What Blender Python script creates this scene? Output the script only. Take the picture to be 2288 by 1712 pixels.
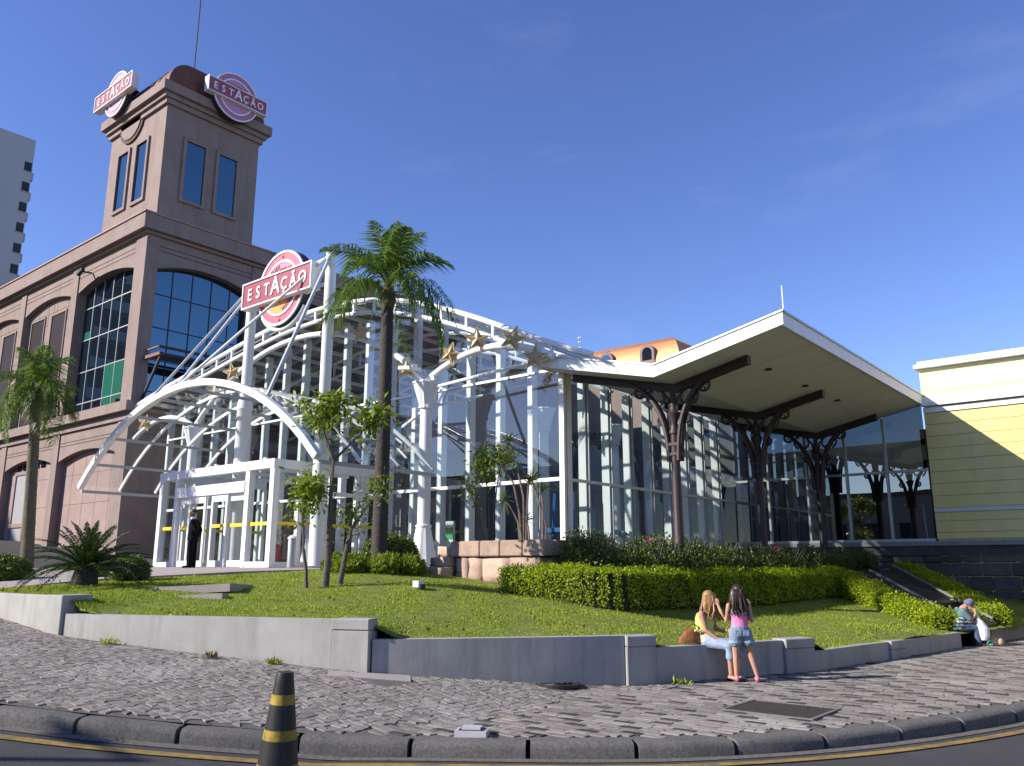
import bpy, bmesh, math, random
import numpy as np
from mathutils import Vector, Matrix, Euler
random.seed(7); RNG = np.random.default_rng(11)
for o in list(bpy.data.objects): bpy.data.objects.remove(o)
S = bpy.context.scene; COL = S.collection
# ------------------------------------------------------------------ camera, sky, sun, exposure
YAW, PITCH, EYE = 0.6874, 0.2187, 1.65
cam_d = bpy.data.cameras.new('camera'); cam = bpy.data.objects.new('camera', cam_d); COL.objects.link(cam)
cam.location = (0, 0, EYE); cam.rotation_euler = (math.pi/2 + PITCH, 0, YAW)
cam_d.sensor_width = 36; cam_d.lens = 1843/2288*36; cam_d.clip_start = .1; cam_d.clip_end = 3000
S.camera = cam
SUN_EL = math.radians(28.5); SH = Vector((-.594, -.805, 0)).normalized()      # horizontal direction towards the sun
SUN_VEC = Vector((SH.x*math.cos(SUN_EL), SH.y*math.cos(SUN_EL), math.sin(SUN_EL)))
W = bpy.data.worlds.new('World'); S.world = W; W.use_nodes = True
wn = W.node_tree; bg = wn.nodes['Background']
sky = wn.nodes.new('ShaderNodeTexSky'); sky.sky_type = 'NISHITA'; sky.sun_disc = False
sky.sun_elevation = SUN_EL; sky.sun_rotation = math.atan2(SH.x, SH.y)
sky.altitude = 900; sky.air_density = 1.0; sky.dust_density = .25; sky.ozone_density = 3.2
hsv = wn.nodes.new('ShaderNodeHueSaturation'); hsv.inputs['Saturation'].default_value = 1.12; hsv.inputs['Hue'].default_value = .519
wn.links.new(sky.outputs[0], hsv.inputs['Color']); tcw = wn.nodes.new('ShaderNodeTexCoord'); mpw = wn.nodes.new('ShaderNodeMapping'); mpw.inputs['Scale'].default_value = (1.6, 1.6, 5.5); nzw = wn.nodes.new('ShaderNodeTexNoise')
nzw.inputs['Scale'].default_value = 2.3; nzw.inputs['Detail'].default_value = 9; nzw.inputs['Roughness'].default_value = .62; mrw = wn.nodes.new('ShaderNodeMapRange')
mrw.inputs['From Min'].default_value = .56; mrw.inputs['From Max'].default_value = .80; mrw.inputs['To Max'].default_value = .045
mxw = wn.nodes.new('ShaderNodeMix'); mxw.data_type = 'RGBA'; mxw.inputs['B'].default_value = (6.5, 6.8, 7.6, 1)
wn.links.new(tcw.outputs['Generated'], mpw.inputs[0]); wn.links.new(mpw.outputs[0], nzw.inputs['Vector']); wn.links.new(nzw.outputs[0], mrw.inputs['Value']); wn.links.new(mrw.outputs[0], mxw.inputs['Factor'])
wn.links.new(hsv.outputs[0], mxw.inputs['A']); wn.links.new(mxw.outputs['Result'], bg.inputs['Color'])
bg.inputs['Strength'].default_value = .133
sl = bpy.data.lights.new('sun', 'SUN'); sl.energy = 5.0; sl.angle = math.radians(.55); sl.color = (1, .93, .82)
sun = bpy.data.objects.new('sun', sl); COL.objects.link(sun); sun.rotation_euler = SUN_VEC.to_track_quat('Z', 'Y').to_euler()
S.view_settings.view_transform = 'Standard'; S.view_settings.look = 'None'
S.view_settings.exposure = .68; S.view_settings.gamma = 1; S.view_settings.use_curve_mapping = False
try:
    S.cycles.max_bounces = 8; S.cycles.transparent_max_bounces = 24; S.cycles.glossy_bounces = 4
    S.cycles.caustics_reflective = False; S.cycles.caustics_refractive = False; S.cycles.use_denoising = True
except Exception: pass

# ------------------------------------------------------------------ materials
MATS = {}
def M(name, col, rough=.6, var=.12, vs=3.0, bump=0, bs=30.0, metal=0, spec=.35, island=0, stain=0, stain_col=None, ss=.6, coords='Object', streak=0):
    if name in MATS: return MATS[name]
    m = bpy.data.materials.new(name); m.use_nodes = True; nt = m.node_tree; N = nt.nodes; L = nt.links
    b = N['Principled BSDF']; b.inputs['Roughness'].default_value = rough; b.inputs['Metallic'].default_value = metal
    b.inputs['Specular IOR Level'].default_value = spec
    tc = N.new('ShaderNodeTexCoord')
    col = tuple(col) + (1,)
    nz = N.new('ShaderNodeTexNoise'); nz.inputs['Scale'].default_value = vs; nz.inputs['Detail'].default_value = 6; nz.inputs['Roughness'].default_value = .65
    L.new(tc.outputs[coords], nz.inputs['Vector'])
    mr = N.new('ShaderNodeMapRange'); mr.inputs['From Min'].default_value = .3; mr.inputs['From Max'].default_value = .7
    mr.inputs['To Min'].default_value = 1-var; mr.inputs['To Max'].default_value = 1+var
    L.new(nz.outputs[0], mr.inputs['Value'])
    fac = mr.outputs[0]
    if island:
        ge = N.new('ShaderNodeNewGeometry'); oi = N.new('ShaderNodeObjectInfo')
        ad = N.new('ShaderNodeMath'); ad.operation = 'ADD'; L.new(ge.outputs['Random Per Island'], ad.inputs[0]); L.new(oi.outputs['Random'], ad.inputs[1])
        fr = N.new('ShaderNodeMath'); fr.operation = 'FRACT'; L.new(ad.outputs[0], fr.inputs[0])
        m2 = N.new('ShaderNodeMapRange'); m2.inputs['To Min'].default_value = 1-island; m2.inputs['To Max'].default_value = 1+island
        L.new(fr.outputs[0], m2.inputs['Value'])
        mm = N.new('ShaderNodeMath'); mm.operation = 'MULTIPLY'; L.new(fac, mm.inputs[0]); L.new(m2.outputs[0], mm.inputs[1]); fac = mm.outputs[0]
    vm = N.new('ShaderNodeVectorMath'); vm.operation = 'SCALE'; vm.inputs[0].default_value = col[:3]; L.new(fac, vm.inputs['Scale'])
    out = vm.outputs[0]
    if stain:
        n2 = N.new('ShaderNodeTexNoise'); n2.inputs['Scale'].default_value = ss; n2.inputs['Detail'].default_value = 8; n2.inputs['Roughness'].default_value = .7
        mp = N.new('ShaderNodeMapping'); mp.inputs['Scale'].default_value = (5, 5, .45) if streak else (1, 1, .35); L.new(tc.outputs[coords], mp.inputs['Vector']); L.new(mp.outputs[0], n2.inputs['Vector'])
        r2 = N.new('ShaderNodeMapRange'); r2.inputs['From Min'].default_value = .48; r2.inputs['From Max'].default_value = .72; r2.inputs['To Max'].default_value = stain
        L.new(n2.outputs[0], r2.inputs['Value'])
        mx = N.new('ShaderNodeMix'); mx.data_type = 'RGBA'; L.new(r2.outputs[0], mx.inputs['Factor']); L.new(out, mx.inputs['A'])
        mx.inputs['B'].default_value = tuple(stain_col or (col[0]*.4, col[1]*.4, col[2]*.4)) + (1,)
        out = mx.outputs['Result']
    L.new(out, b.inputs['Base Color'])
    if bump:
        n3 = N.new('ShaderNodeTexNoise'); n3.inputs['Scale'].default_value = bs; n3.inputs['Detail'].default_value = 5
        L.new(tc.outputs[coords], n3.inputs['Vector'])
        bp = N.new('ShaderNodeBump'); bp.inputs['Strength'].default_value = bump; bp.inputs['Distance'].default_value = .02
        L.new(n3.outputs[0], bp.inputs['Height']); L.new(bp.outputs[0], b.inputs['Normal'])
    MATS[name] = m; return m
def leafmat(name, col, col2, trans=.35, rough=.45, island=.35):
    m = bpy.data.materials.new(name); m.use_nodes = True; nt = m.node_tree; N = nt.nodes; L = nt.links
    b = N['Principled BSDF']; b.inputs['Roughness'].default_value = rough; b.inputs['Specular IOR Level'].default_value = .35
    ge = N.new('ShaderNodeNewGeometry'); tc = N.new('ShaderNodeTexCoord')
    nz = N.new('ShaderNodeTexNoise'); nz.inputs['Scale'].default_value = 2.2; nz.inputs['Detail'].default_value = 3; L.new(tc.outputs['Object'], nz.inputs['Vector'])
    ad = N.new('ShaderNodeMath'); ad.operation = 'MULTIPLY_ADD'; L.new(ge.outputs['Random Per Island'], ad.inputs[0]); ad.inputs[1].default_value = .65
    mu = N.new('ShaderNodeMath'); mu.operation = 'MULTIPLY'; L.new(nz.outputs[0], mu.inputs[0]); mu.inputs[1].default_value = .5; L.new(mu.outputs[0], ad.inputs[2])
    mx = N.new('ShaderNodeMix'); mx.data_type = 'RGBA'; L.new(ad.outputs[0], mx.inputs['Factor']); mx.inputs['A'].default_value = tuple(col)+(1,); mx.inputs['B'].default_value = tuple(col2)+(1,)
    L.new(mx.outputs['Result'], b.inputs['Base Color'])
    tr = N.new('ShaderNodeBsdfTranslucent'); L.new(mx.outputs['Result'], tr.inputs['Color'])
    ms = N.new('ShaderNodeMixShader'); ms.inputs[0].default_value = trans
    L.new(b.outputs[0], ms.inputs[1]); L.new(tr.outputs[0], ms.inputs[2]); L.new(ms.outputs[0], N['Material Output'].inputs['Surface'])
    MATS[name] = m; return m
def glassmat(name, tint, ior=1.5, gloss=(1, 1, 1), opaque=None, wav=.0):
    m = bpy.data.materials.new(name); m.use_nodes = True; nt = m.node_tree; N = nt.nodes; L = nt.links
    N.remove(N['Principled BSDF'])
    fr = N.new('ShaderNodeFresnel'); gb = N.new('ShaderNodeNewGeometry'); ma = N.new('ShaderNodeMath'); ma.operation = 'MULTIPLY_ADD'   # single-sheet glass: the same from both sides
    L.new(gb.outputs['Backfacing'], ma.inputs[0]); ma.inputs[1].default_value = 1/ior-ior; ma.inputs[2].default_value = ior; L.new(ma.outputs[0], fr.inputs['IOR'])
    g = N.new('ShaderNodeBsdfGlossy'); g.inputs['Roughness'].default_value = .0; g.inputs['Color'].default_value = tuple(gloss)+(1,)
    if wav:
        tc = N.new('ShaderNodeTexCoord'); nz = N.new('ShaderNodeTexNoise'); nz.inputs['Scale'].default_value = .8; nz.inputs['Detail'].default_value = 1
        L.new(tc.outputs['Object'], nz.inputs['Vector']); bp = N.new('ShaderNodeBump'); bp.inputs['Strength'].default_value = wav; bp.inputs['Distance'].default_value = .05
        L.new(nz.outputs[0], bp.inputs['Height']); L.new(bp.outputs[0], g.inputs['Normal'])
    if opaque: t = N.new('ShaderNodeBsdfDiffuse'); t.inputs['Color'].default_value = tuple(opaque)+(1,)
    else: t = N.new('ShaderNodeBsdfTransparent'); t.inputs['Color'].default_value = tuple(tint)+(1,)
    ms = N.new('ShaderNodeMixShader'); L.new(fr.outputs[0], ms.inputs[0]); L.new(t.outputs[0], ms.inputs[1]); L.new(g.outputs[0], ms.inputs[2])
    L.new(ms.outputs[0], N['Material Output'].inputs['Surface'])
    MATS[name] = m; return m
white = M('white_paint', (.78, .78, .77), .45, .05, 3, stain=.28, stain_col=(.46, .44, .40), ss=.9, streak=1)
stucco = M('brown_stucco', (.252, .19, .172), .85, .12, 1.4, bump=.25, bs=60, stain=.5, stain_col=(.155, .115, .105), ss=.45, streak=1)
groove_m = M('groove_brown', (.10, .07, .06), .9)
copper = M('copper_sheet', (.15, .062, .04), .6, .18, 1.5, metal=.15, stain=.3, stain_col=(.2, .09, .06))
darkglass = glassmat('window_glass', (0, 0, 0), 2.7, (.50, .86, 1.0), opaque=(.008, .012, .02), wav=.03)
hallglass = glassmat('hall_glass', (.80, .86, .87), 2.05, wav=.04)
clearglass = glassmat('clear_glass', (.88, .91, .91), 1.35, (.95,.95,.95))
alu = M('aluminium', (.42, .43, .44), .4, .05, metal=.6)
dark_metal = M('dark_metal', (.03, .028, .03), .5, .1)
iron = M('wine_iron_paint', (.045, .029, .032), .5, .15, 8)
concrete = M('painted_concrete', (.345, .34, .325), .75, .12, 1.6, bump=.07, bs=25, streak=1, stain=.55, stain_col=(.17, .18, .165), ss=.8)
stone_pink = M('pink_stone', (.42, .30, .235), .85, .22, 3, bump=.6, bs=14, island=.16, stain=.4, stain_col=(.17, .12, .10), ss=2)
stone_dark = M('dark_stone', (.085, .08, .075), .9, .3, 2.5, bump=.6, bs=10, island=.25)
asphalt = M('asphalt', (.06, .06, .063), .9, .4, 70, bump=.8, bs=160, stain=.6, stain_col=(.115, .11, .105), ss=1.3)
kerbm = M('kerb_concrete', (.135, .128, .122), .95, .4, 30, bump=.6, bs=110, stain=.5, stain_col=(.05, .05, .05), ss=1.5)
bed = M('joint_dirt', (.115, .104, .094), .95, .3, 20, bump=.4, bs=60)
pavst = M('paving_stone', (.215, .196, .178), .9, .2, 16, spec=.15, bump=.5, bs=45, island=.28, stain=.85, stain_col=(.36, .34, .32), ss=.38)
pavdk = M('paving_stone_dark', (.07, .065, .06), .9, .2, 16, bump=.6, bs=45, spec=.1, island=.25)
pave_c = M('entrance_concrete', (.34, .30, .285), .85, .12, 2, bump=.2, bs=30, stain=.3)
soil = M('lawn_soil', (.135, .165, .026), .95, .3, 2.5, bump=.5, bs=40, stain=.6, stain_col=(.20, .17, .05), ss=.45)
earth = M('earth', (.06, .045, .03), .95, .3)
yellow = M('yellow_board', (.72, .60, .24), .6, .06, 2, stain=.22, stain_col=(.46, .38, .18), ss=.6, streak=1)
yline = M('yellow_road_paint', (.28, .18, .05), .85, .3, 14, stain=.95, stain_col=(.085, .075, .055), ss=2.2)
ystripe = M('yellow_tape', (.75, .55, .03), .5, .04)
red_sign = M('sign_rose', (.27, .032, .065), .4, .08, 1.2)
pink_sign = M('sign_pink', (.52, .10, .17), .4, .06, 1)
pink2_sign = M('sign_light_pink', (.60, .19, .27), .4, .05, 1)
lilac = M('sign_lilac', (.40, .20, .36), .4, .06, 1)
plum = M('sign_plum', (.30, .08, .14), .4, .06, 1)
orange_s = M('sign_orange', (.80, .30, .08), .4, .08, 2)
gold = M('star_gold', (.50, .36, .20), .5, .15, 6, metal=.2)
soffit_m = M('soffit_board', (.60, .60, .62), .7, .05, 1.5, stain=.2, stain_col=(.45, .44, .43))
roof_dk = M('hall_roof_sheet', (.14, .14, .15), .6, .1)
bark = M('bark', (.12, .10, .085), .9, .35, 14, bump=.8, bs=30)
palmbark = M('palm_bark', (.06, .052, .047), .9, .4, 20, bump=.8, bs=26)
palmbark2 = M('mossy_palm_bark', (.12, .105, .07), .9, .35, 9, bump=.7, bs=26)
rubber = M('black_rubber', (.022, .022, .023), .45, .3, 5, stain=.4, stain_col=(.06, .06, .06))
conetape = M('cone_yellow_tape', (.33, .235, .03), .55, .25, 14, stain=.85, stain_col=(.05, .045, .03), ss=9)
skin = M('skin', (.46, .25, .17), .55, .06, 8); skin_d = M('skin_dark', (.16, .085, .06), .5, .06)
blockm = M('apartment_paint', (.40, .40, .42), .8, .04, .3, stain=.25, stain_col=(.33, .33, .34), ss=.2)
f_bright = leafmat('hedge_leaf_bright', (.13, .23, .012), (.46, .54, .02), .45)
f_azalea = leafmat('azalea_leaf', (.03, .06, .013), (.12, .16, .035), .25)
f_palm = leafmat('palm_leaf', (.04, .105, .018), (.19, .28, .04), .45)
f_cycad = leafmat('cycad_leaf', (.012, .036, .009), (.06, .10, .02), .18, .35)
f_young = leafmat('young_tree_leaf', (.09, .16, .015), (.28, .34, .035), .5)
f_ball = leafmat('clipped_shrub_leaf', (.055, .095, .014), (.17, .22, .035), .25)
f_drac = leafmat('dracaena_leaf', (.03, .075, .018), (.13, .21, .045), .25, .35)
f_grass = leafmat('grass_blade', (.14, .25, .015), (.42, .48, .04), .3, .6)
f_dry = leafmat('dry_leaf', (.12, .07, .03), (.2, .13, .06), .2)

# ------------------------------------------------------------------ builders
class MB:
    def __init__(s): s.v = []; s.f = []; s.mi = []; s.cur = 0
    def add(s, vs, fs):
        o = len(s.v); s.v += [tuple(v) for v in vs]; s.f += [tuple(i+o for i in f) for f in fs]; s.mi += [s.cur]*len(fs); return s
    def box(s, x0, x1, y0, y1, z0, z1):
        return s.add([(x0,y0,z0),(x1,y0,z0),(x1,y1,z0),(x0,y1,z0),(x0,y0,z1),(x1,y0,z1),(x1,y1,z1),(x0,y1,z1)],
                     [(3,2,1,0),(4,5,6,7),(0,1,5,4),(1,2,6,5),(2,3,7,6),(3,0,4,7)])
    def beam(s, a, b, w, h=None, up=(0,0,1)):
        a = Vector(a); b = Vector(b); d = (b-a).normalized(); u = Vector(up)
        if abs(d.dot(u)) > .98: u = Vector((0,1,0))
        r = d.cross(u).normalized(); u = r.cross(d); h = h or w
        vs = [p + r*(i*w/2) + u*(j*h/2) for p in (a, b) for i, j in ((-1,-1),(1,-1),(1,1),(-1,1))]
        return s.add(vs, [(0,1,2,3),(7,6,5,4),(0,4,5,1),(1,5,6,2),(2,6,7,3),(3,7,4,0)])
    def tube(s, pts, r, n=8, cap=True):
        pts = [Vector(p) for p in pts]; rs = r if hasattr(r, '__len__') else [r]*len(pts)
        rings = []; ref = None
        for i, p in enumerate(pts):
            d = (pts[min(i+1, len(pts)-1)] - pts[max(i-1, 0)]).normalized()
            if ref is None: ref = Vector((0,0,1)) if abs(d.z) < .9 else Vector((1,0,0))
            x = d.cross(ref).normalized(); y = x.cross(d).normalized(); ref = y
            rings.append([p + (x*math.cos(2*math.pi*k/n) + y*math.sin(2*math.pi*k/n))*rs[i] for k in range(n)])
        vs = [v for R in rings for v in R]
        fs = [(i*n+k, i*n+(k+1)%n, (i+1)*n+(k+1)%n, (i+1)*n+k) for i in range(len(pts)-1) for k in range(n)]
        if cap: fs += [tuple(range(n-1,-1,-1)), tuple((len(pts)-1)*n+k for k in range(n))]
        return s.add(vs, fs)
    def lathe(s, prof, c=(0,0,0), n=16, flute=0):
        vs = []
        for r, z in prof:
            for k in range(n):
                rr = r*(1-flute*(k % 2)); a = 2*math.pi*k/n
                vs.append((c[0]+rr*math.cos(a), c[1]+rr*math.sin(a), c[2]+z))
        m = len(prof)
        fs = [(i*n+k, i*n+(k+1)%n, (i+1)*n+(k+1)%n, (i+1)*n+k) for i in range(m-1) for k in range(n)]
        fs += [tuple(range(n-1,-1,-1)), tuple((m-1)*n+k for k in range(n))]
        return s.add(vs, fs)
    def prism(s, poly, axis, a, b):
        # poly: 2-D points in the plane normal to axis, extruded from a to b along the axis
        def P(p, t): return (t,p[0],p[1]) if axis == 'x' else (p[0],t,p[1]) if axis == 'y' else (p[0],p[1],t)
        n = len(poly); vs = [P(p, a) for p in poly] + [P(p, b) for p in poly]
        return s.add(vs, [tuple(range(n)), tuple(range(2*n-1, n-1, -1))] + [(i, (i+1) % n, n+(i+1) % n, n+i) for i in range(n)])
    def strip(s, lo, hi):
        n = len(lo); return s.add(list(lo)+list(hi), [(i, i+1, n+i+1, n+i) for i in range(n-1)])
    def mesh(s, name, mats, smooth=False, fix=True):
        me = bpy.data.meshes.new(name); me.from_pydata(s.v, [], s.f)
        for m in (mats if isinstance(mats, (list, tuple)) else [mats]): me.materials.append(m)
        if any(s.mi): me.polygons.foreach_set('material_index', s.mi)
        if fix:
            b = bmesh.new(); b.from_mesh(me); bmesh.ops.recalc_face_normals(b, faces=b.faces); b.to_mesh(me); b.free()
        if smooth:
            me.polygons.foreach_set('use_smooth', [True]*len(me.polygons))
            try: me.set_sharp_from_angle(angle=math.radians(smooth if smooth is not True else 45))
            except Exception: pass
        return me
def bevel(me, w, seg=1):
    b = bmesh.new(); b.from_mesh(me)
    bmesh.ops.bevel(b, geom=list(b.edges), offset=w, segments=seg, affect='EDGES', clamp_overlap=True); b.to_mesh(me); b.free(); return me
def ob(name, me, parent=None, local=False, **kw):
    o = bpy.data.objects.new(name, me); COL.objects.link(o)
    if parent is not None:
        o.parent = parent
        if not local: o.matrix_parent_inverse = Matrix.Translation(-WLOC[parent])
    if me is not None: WLOC[o] = Vector((0,0,0))
    for k, v in kw.items(): o[k] = v
    return o
class _W(dict):
    def __getitem__(s, o): return dict.get(s, o.name, Vector((0,0,0)))
    def __setitem__(s, o, v): dict.__setitem__(s, o.name, v)
WLOC = _W()
def thing(name, label, cat, loc=(0,0,0), rz=0, group=None):
    o = bpy.data.objects.new(name, None); COL.objects.link(o); o.location = loc; o.rotation_euler = (0,0,rz)
    o.empty_display_size = .3; WLOC[o] = Vector(loc); o['label'] = label; o['category'] = cat
    if group: o['group'] = group
    return o
def tag(o, label, cat, group=None):
    o['label'] = label; o['category'] = cat
    if group: o['group'] = group
    return o
def npmesh(name, V, F, mat, smooth=False):
    me = bpy.data.meshes.new(name); V = np.asarray(V, np.float32); F = np.asarray(F, np.int32); k = F.shape[1]
    me.vertices.add(len(V)); me.vertices.foreach_set('co', V.ravel())
    me.loops.add(F.size); me.loops.foreach_set('vertex_index', F.ravel())
    me.polygons.add(len(F)); me.polygons.foreach_set('loop_start', np.arange(0, F.size, k, dtype=np.int32))
    try: me.polygons.foreach_set('loop_total', np.full(len(F), k, np.int32))
    except Exception: pass
    me.update(calc_edges=True); me.materials.append(mat); return me
def leaves(P, size, mat, name, up=.35, aspect=.5, jitter=.4, nrm=None):
    """many small folded leaves (two triangles each) at the points P"""
    P = np.asarray(P); n = len(P)
    d = RNG.normal(size=(n,3)); d[:,2] += up
    if nrm is not None: d = d + np.asarray(nrm)*.35
    d /= np.linalg.norm(d, axis=1)[:,None]
    t = RNG.normal(size=(n,3))
    if nrm is not None: t = t*.55 + np.asarray(nrm)
    s = np.cross(d, t); s /= np.linalg.norm(s, axis=1)[:,None]; q = np.cross(s, d)
    L = size*(1+jitter*RNG.uniform(-1,1,(n,1))); Wd = L*aspect
    a = P; b = P + d*L*.5 + s*Wd*.5 + q*L*.08; c = P + d*L; e = P + d*L*.5 - s*Wd*.5 + q*L*.08
    V = np.stack([a,b,c,e],1).reshape(-1,3); i = np.arange(n)[:,None]*4
    return npmesh(name, V, i+np.array([[0,1,2,3]]), mat)
def inst_text(body, size, ext, mat, name, align='CENTER', bold=0):
    c = bpy.data.curves.new(name, 'FONT'); c.body = body; c.size = size; c.extrude = ext; c.align_x = align; c.align_y = 'CENTER'; c.offset = bold; c.resolution_u = 3
    o = bpy.data.objects.new('text_tmp', c); COL.objects.link(o)
    dg = bpy.context.evaluated_depsgraph_get(); me = bpy.data.meshes.new_from_object(o.evaluated_get(dg)); me.name = name
    bpy.data.objects.remove(o); me.materials.clear(); me.materials.append(mat); return me
def remeshed(mb, voxel, mat, name, smooth_it=2):
    me = mb.mesh(name+'_src', mat)
    o = bpy.data.objects.new('remesh_tmp', me); COL.objects.link(o)
    r = o.modifiers.new('r', 'REMESH'); r.mode = 'VOXEL'; r.voxel_size = voxel
    s = o.modifiers.new('s', 'SMOOTH'); s.iterations = smooth_it; s.factor = .5
    dg = bpy.context.evaluated_depsgraph_get(); m2 = bpy.data.meshes.new_from_object(o.evaluated_get(dg)); bpy.data.objects.remove(o)
    m2.name = name; m2.materials.clear(); m2.materials.append(mat); m2.polygons.foreach_set('use_smooth', [True]*len(m2.polygons)); return m2
def lerp(a, b, t): return a + (b-a)*t
def zs(x):
    if x < -9.4: return .17 + .077*(-9.4-x)
    if x < -7: return .17 - (x+9.4)/2.4*.27
    return -.10
# ------------------------------------------------------------------ ground, road, kerb, pavement, lawn
g = MB().add([(-900,-900,-1.2),(900,-900,-1.2),(900,900,-1.2),(-900,900,-1.2)], [(0,1,2,3)])
ob('ground', g.mesh('ground', M('far_ground', (.16,.15,.14), .95, .2, .05)), kind='structure')
# kerb line (outer edge of the pavement) and wall line (inner edge)
KERB = [(-48,1.0),(-30,1.35),(-20,1.7),(-15,2.05),(-12.2,2.7),(-10.6,3.25),(-9.72,3.6),(-9.21,3.98),(-8.32,4.66),(-7.59,5.38),(-6.81,6.08),(-5.94,6.7),(-5.13,7.28),(-4.43,7.88),(-3.81,8.66),(-3.19,9.62),(-2.6,10.9),(-2.01,12.57),(-1.6,14.6),(-1.35,17.5),(-1.25,22),(-1.2,30),(-1.2,60)]
WALLP = [(-48,6.0),(-30,6.0),(-20,6.05),(-17.49,6.1),(-14.65,6.09),(-13.98,6.25),(-11.63,7.27),(-9.45,8.28),(-8.1,9.78),(-6.97,11.22),(-6.74,11.67),(-6.28,12.83),(-5.43,14.9),(-4.94,17.94),(-4.32,21.68),(-3.72,24.76),(-3.2,30),(-3.0,60)]
def resample(P, n):
    P = np.array(P, float); d = np.r_[0, np.cumsum(np.linalg.norm(np.diff(P, axis=0), axis=1))]
    t = np.linspace(0, d[-1], n); return np.c_[np.interp(t, d, P[:,0]), np.interp(t, d, P[:,1])]
def smooth_line(P, n, it=30):
    Q = resample(P, n)
    for _ in range(it): Q[1:-1] = .25*Q[:-2] + .5*Q[1:-1] + .25*Q[2:]
    return Q
KL = smooth_line(KERB, 400, 12)
def road_z(x): return (.17 + .06*(-9.4-x) if x < -9.4 else max(-.1, .17-(x+9.4)/2.4*.27)) - .15
xs = np.linspace(-75, 40, 400); ys = np.linspace(-25, 62, 20)
mb = MB()
mb.add([(x, y, zs(x)-.145 - .01*0) for y in ys for x in xs], [(j*400+i, j*400+i+1, (j+1)*400+i+1, (j+1)*400+i) for j in range(19) for i in range(399)])
ob('road', mb.mesh('road', asphalt), kind='structure')
def offset(Pl, d):
    t = np.gradient(Pl, axis=0); t /= np.linalg.norm(t, axis=1)[:,None]; nrm = np.c_[-t[:,1], t[:,0]]
    return Pl + nrm*d
def seg_between(Pl, a, b):   # by arc length
    d = np.r_[0, np.cumsum(np.linalg.norm(np.diff(Pl, axis=0), axis=1))]
    t = np.linspace(a, b, 5); return np.c_[np.interp(t, d, Pl[:,0]), np.interp(t, d, Pl[:,1])]
ARC = np.r_[0, np.cumsum(np.linalg.norm(np.diff(KL, axis=0), axis=1))]
# kerb: rounded stones laid end to end
kerb = thing('kerb', 'curved kerb of dark rounded concrete stones along the corner pavement', 'kerb', (-5.9, 6.6, -.2))
a = 8.0; kk = 0
while a < 72:
    ln = 1.12*random.uniform(.92, 1.1) if a < 60 else 2.2
    P = seg_between(KL, a+.02, a+ln-.03); dz = random.uniform(-.006, .008); w = .012*random.uniform(-1, 1)
    prof = [(-.005,-.20),(-.002,-.055),(.015,-.018),(.05,.004),(.10,.012),(.24,.010),(.255,-.2)]
    t = np.gradient(P, axis=0); t /= np.linalg.norm(t, axis=1)[:,None]; nr = np.c_[-t[:,1], t[:,0]]
    mb = MB(); vs = []
    for i in range(5):
        e = 0 if 0 < i < 4 else .012
        for u, z in prof: vs.append((P[i,0]+nr[i,0]*(u+e+w*i/4), P[i,1]+nr[i,1]*(u+e+w*i/4), zs(P[i,0]) + z + dz - (e if z > -.1 else 0)))
    m = len(prof)
    mb.add(vs, [(i*m+k, i*m+k+1, (i+1)*m+k+1, (i+1)*m+k) for i in range(4) for k in range(m-1)] + [tuple(range(m)), tuple(4*m+k for k in range(m-1,-1,-1))])
    ob('kerb_stone', mb.mesh('kerb_stone', kerbm, smooth=50), kerb); a += ln; kk += 1
# gutter strip and yellow line painted on the road
def ribbon(Pl, d0, d1, dz, name, mat, **kw):
    A = offset(Pl, d0); B = offset(Pl, d1); mb = MB()
    mb.strip([(p[0], p[1], zs(p[0])-.145+dz) for p in A], [(p[0], p[1], zs(p[0])-.145+dz) for p in B])
    return ob(name, mb.mesh(name, mat), **kw)
ribbon(KL[40:360], -.02, -.16, .008, 'gutter', M('gutter_grit', (.13,.118,.105), .95, .35, 18, bump=.5, bs=60), kind='structure')
ribbon(KL[40:360], -.30, -.42, .013, 'road_marking', yline, kind='structure')
# pavement bed between kerb and wall
n = 160
A = offset(smooth_line(KERB, n, 4), .25); Bw = smooth_line(WALLP, n, 2)
mb = MB(); vs = []
for j in range(9):
    t = j/8
    for i in range(n):
        x, y = lerp(A[i], Bw[i] + (Bw[i]-A[i])*.03, t); vs.append((x, y, zs(x) - .012))
mb.add(vs, [(j*n+i, j*n+i+1, (j+1)*n+i+1, (j+1)*n+i) for j in range(8) for i in range(n-1)])
pavement = ob('pavement', mb.mesh('pavement', bed), kind='structure')
# stones in running rows
def inside(x, y, poly):
    c = False; j = len(poly)-1
    for i in range(len(poly)):
        xi, yi = poly[i]; xj, yj = poly[j]
        if (yi > y) != (yj > y) and x < (xj-xi)*(y-yi)/(yj-yi)+xi: c = not c
        j = i
    return c
region = [tuple(p) for p in offset(KL, .275)] + [tuple(p) for p in reversed(Bw)]
LIDS = [((-4.35,10.62),.62,.52),((-7.6,10.3),.42,.42),((-6.28,6.98),.22,.22),((-9.1,8.2),.45,.3)]
stones = []
def okc(cx, cy): return cy < 30 and inside(cx, cy, region) and all(inside(cx+ex, cy+ey, region) for ex in (-.09,.09) for ey in (-.05,.05)) and not any(abs(cx-c[0]) < a-.02 and abs(cy-c[1]) < b for c, a, b in LIDS)
def split(x, y): return x + .25*math.sin(y*2.1) > -6.9+.10*(y-8)          # laid setts on the right, rough stone on the left
rnd = random.Random(5); row = 0; y = .8
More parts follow.
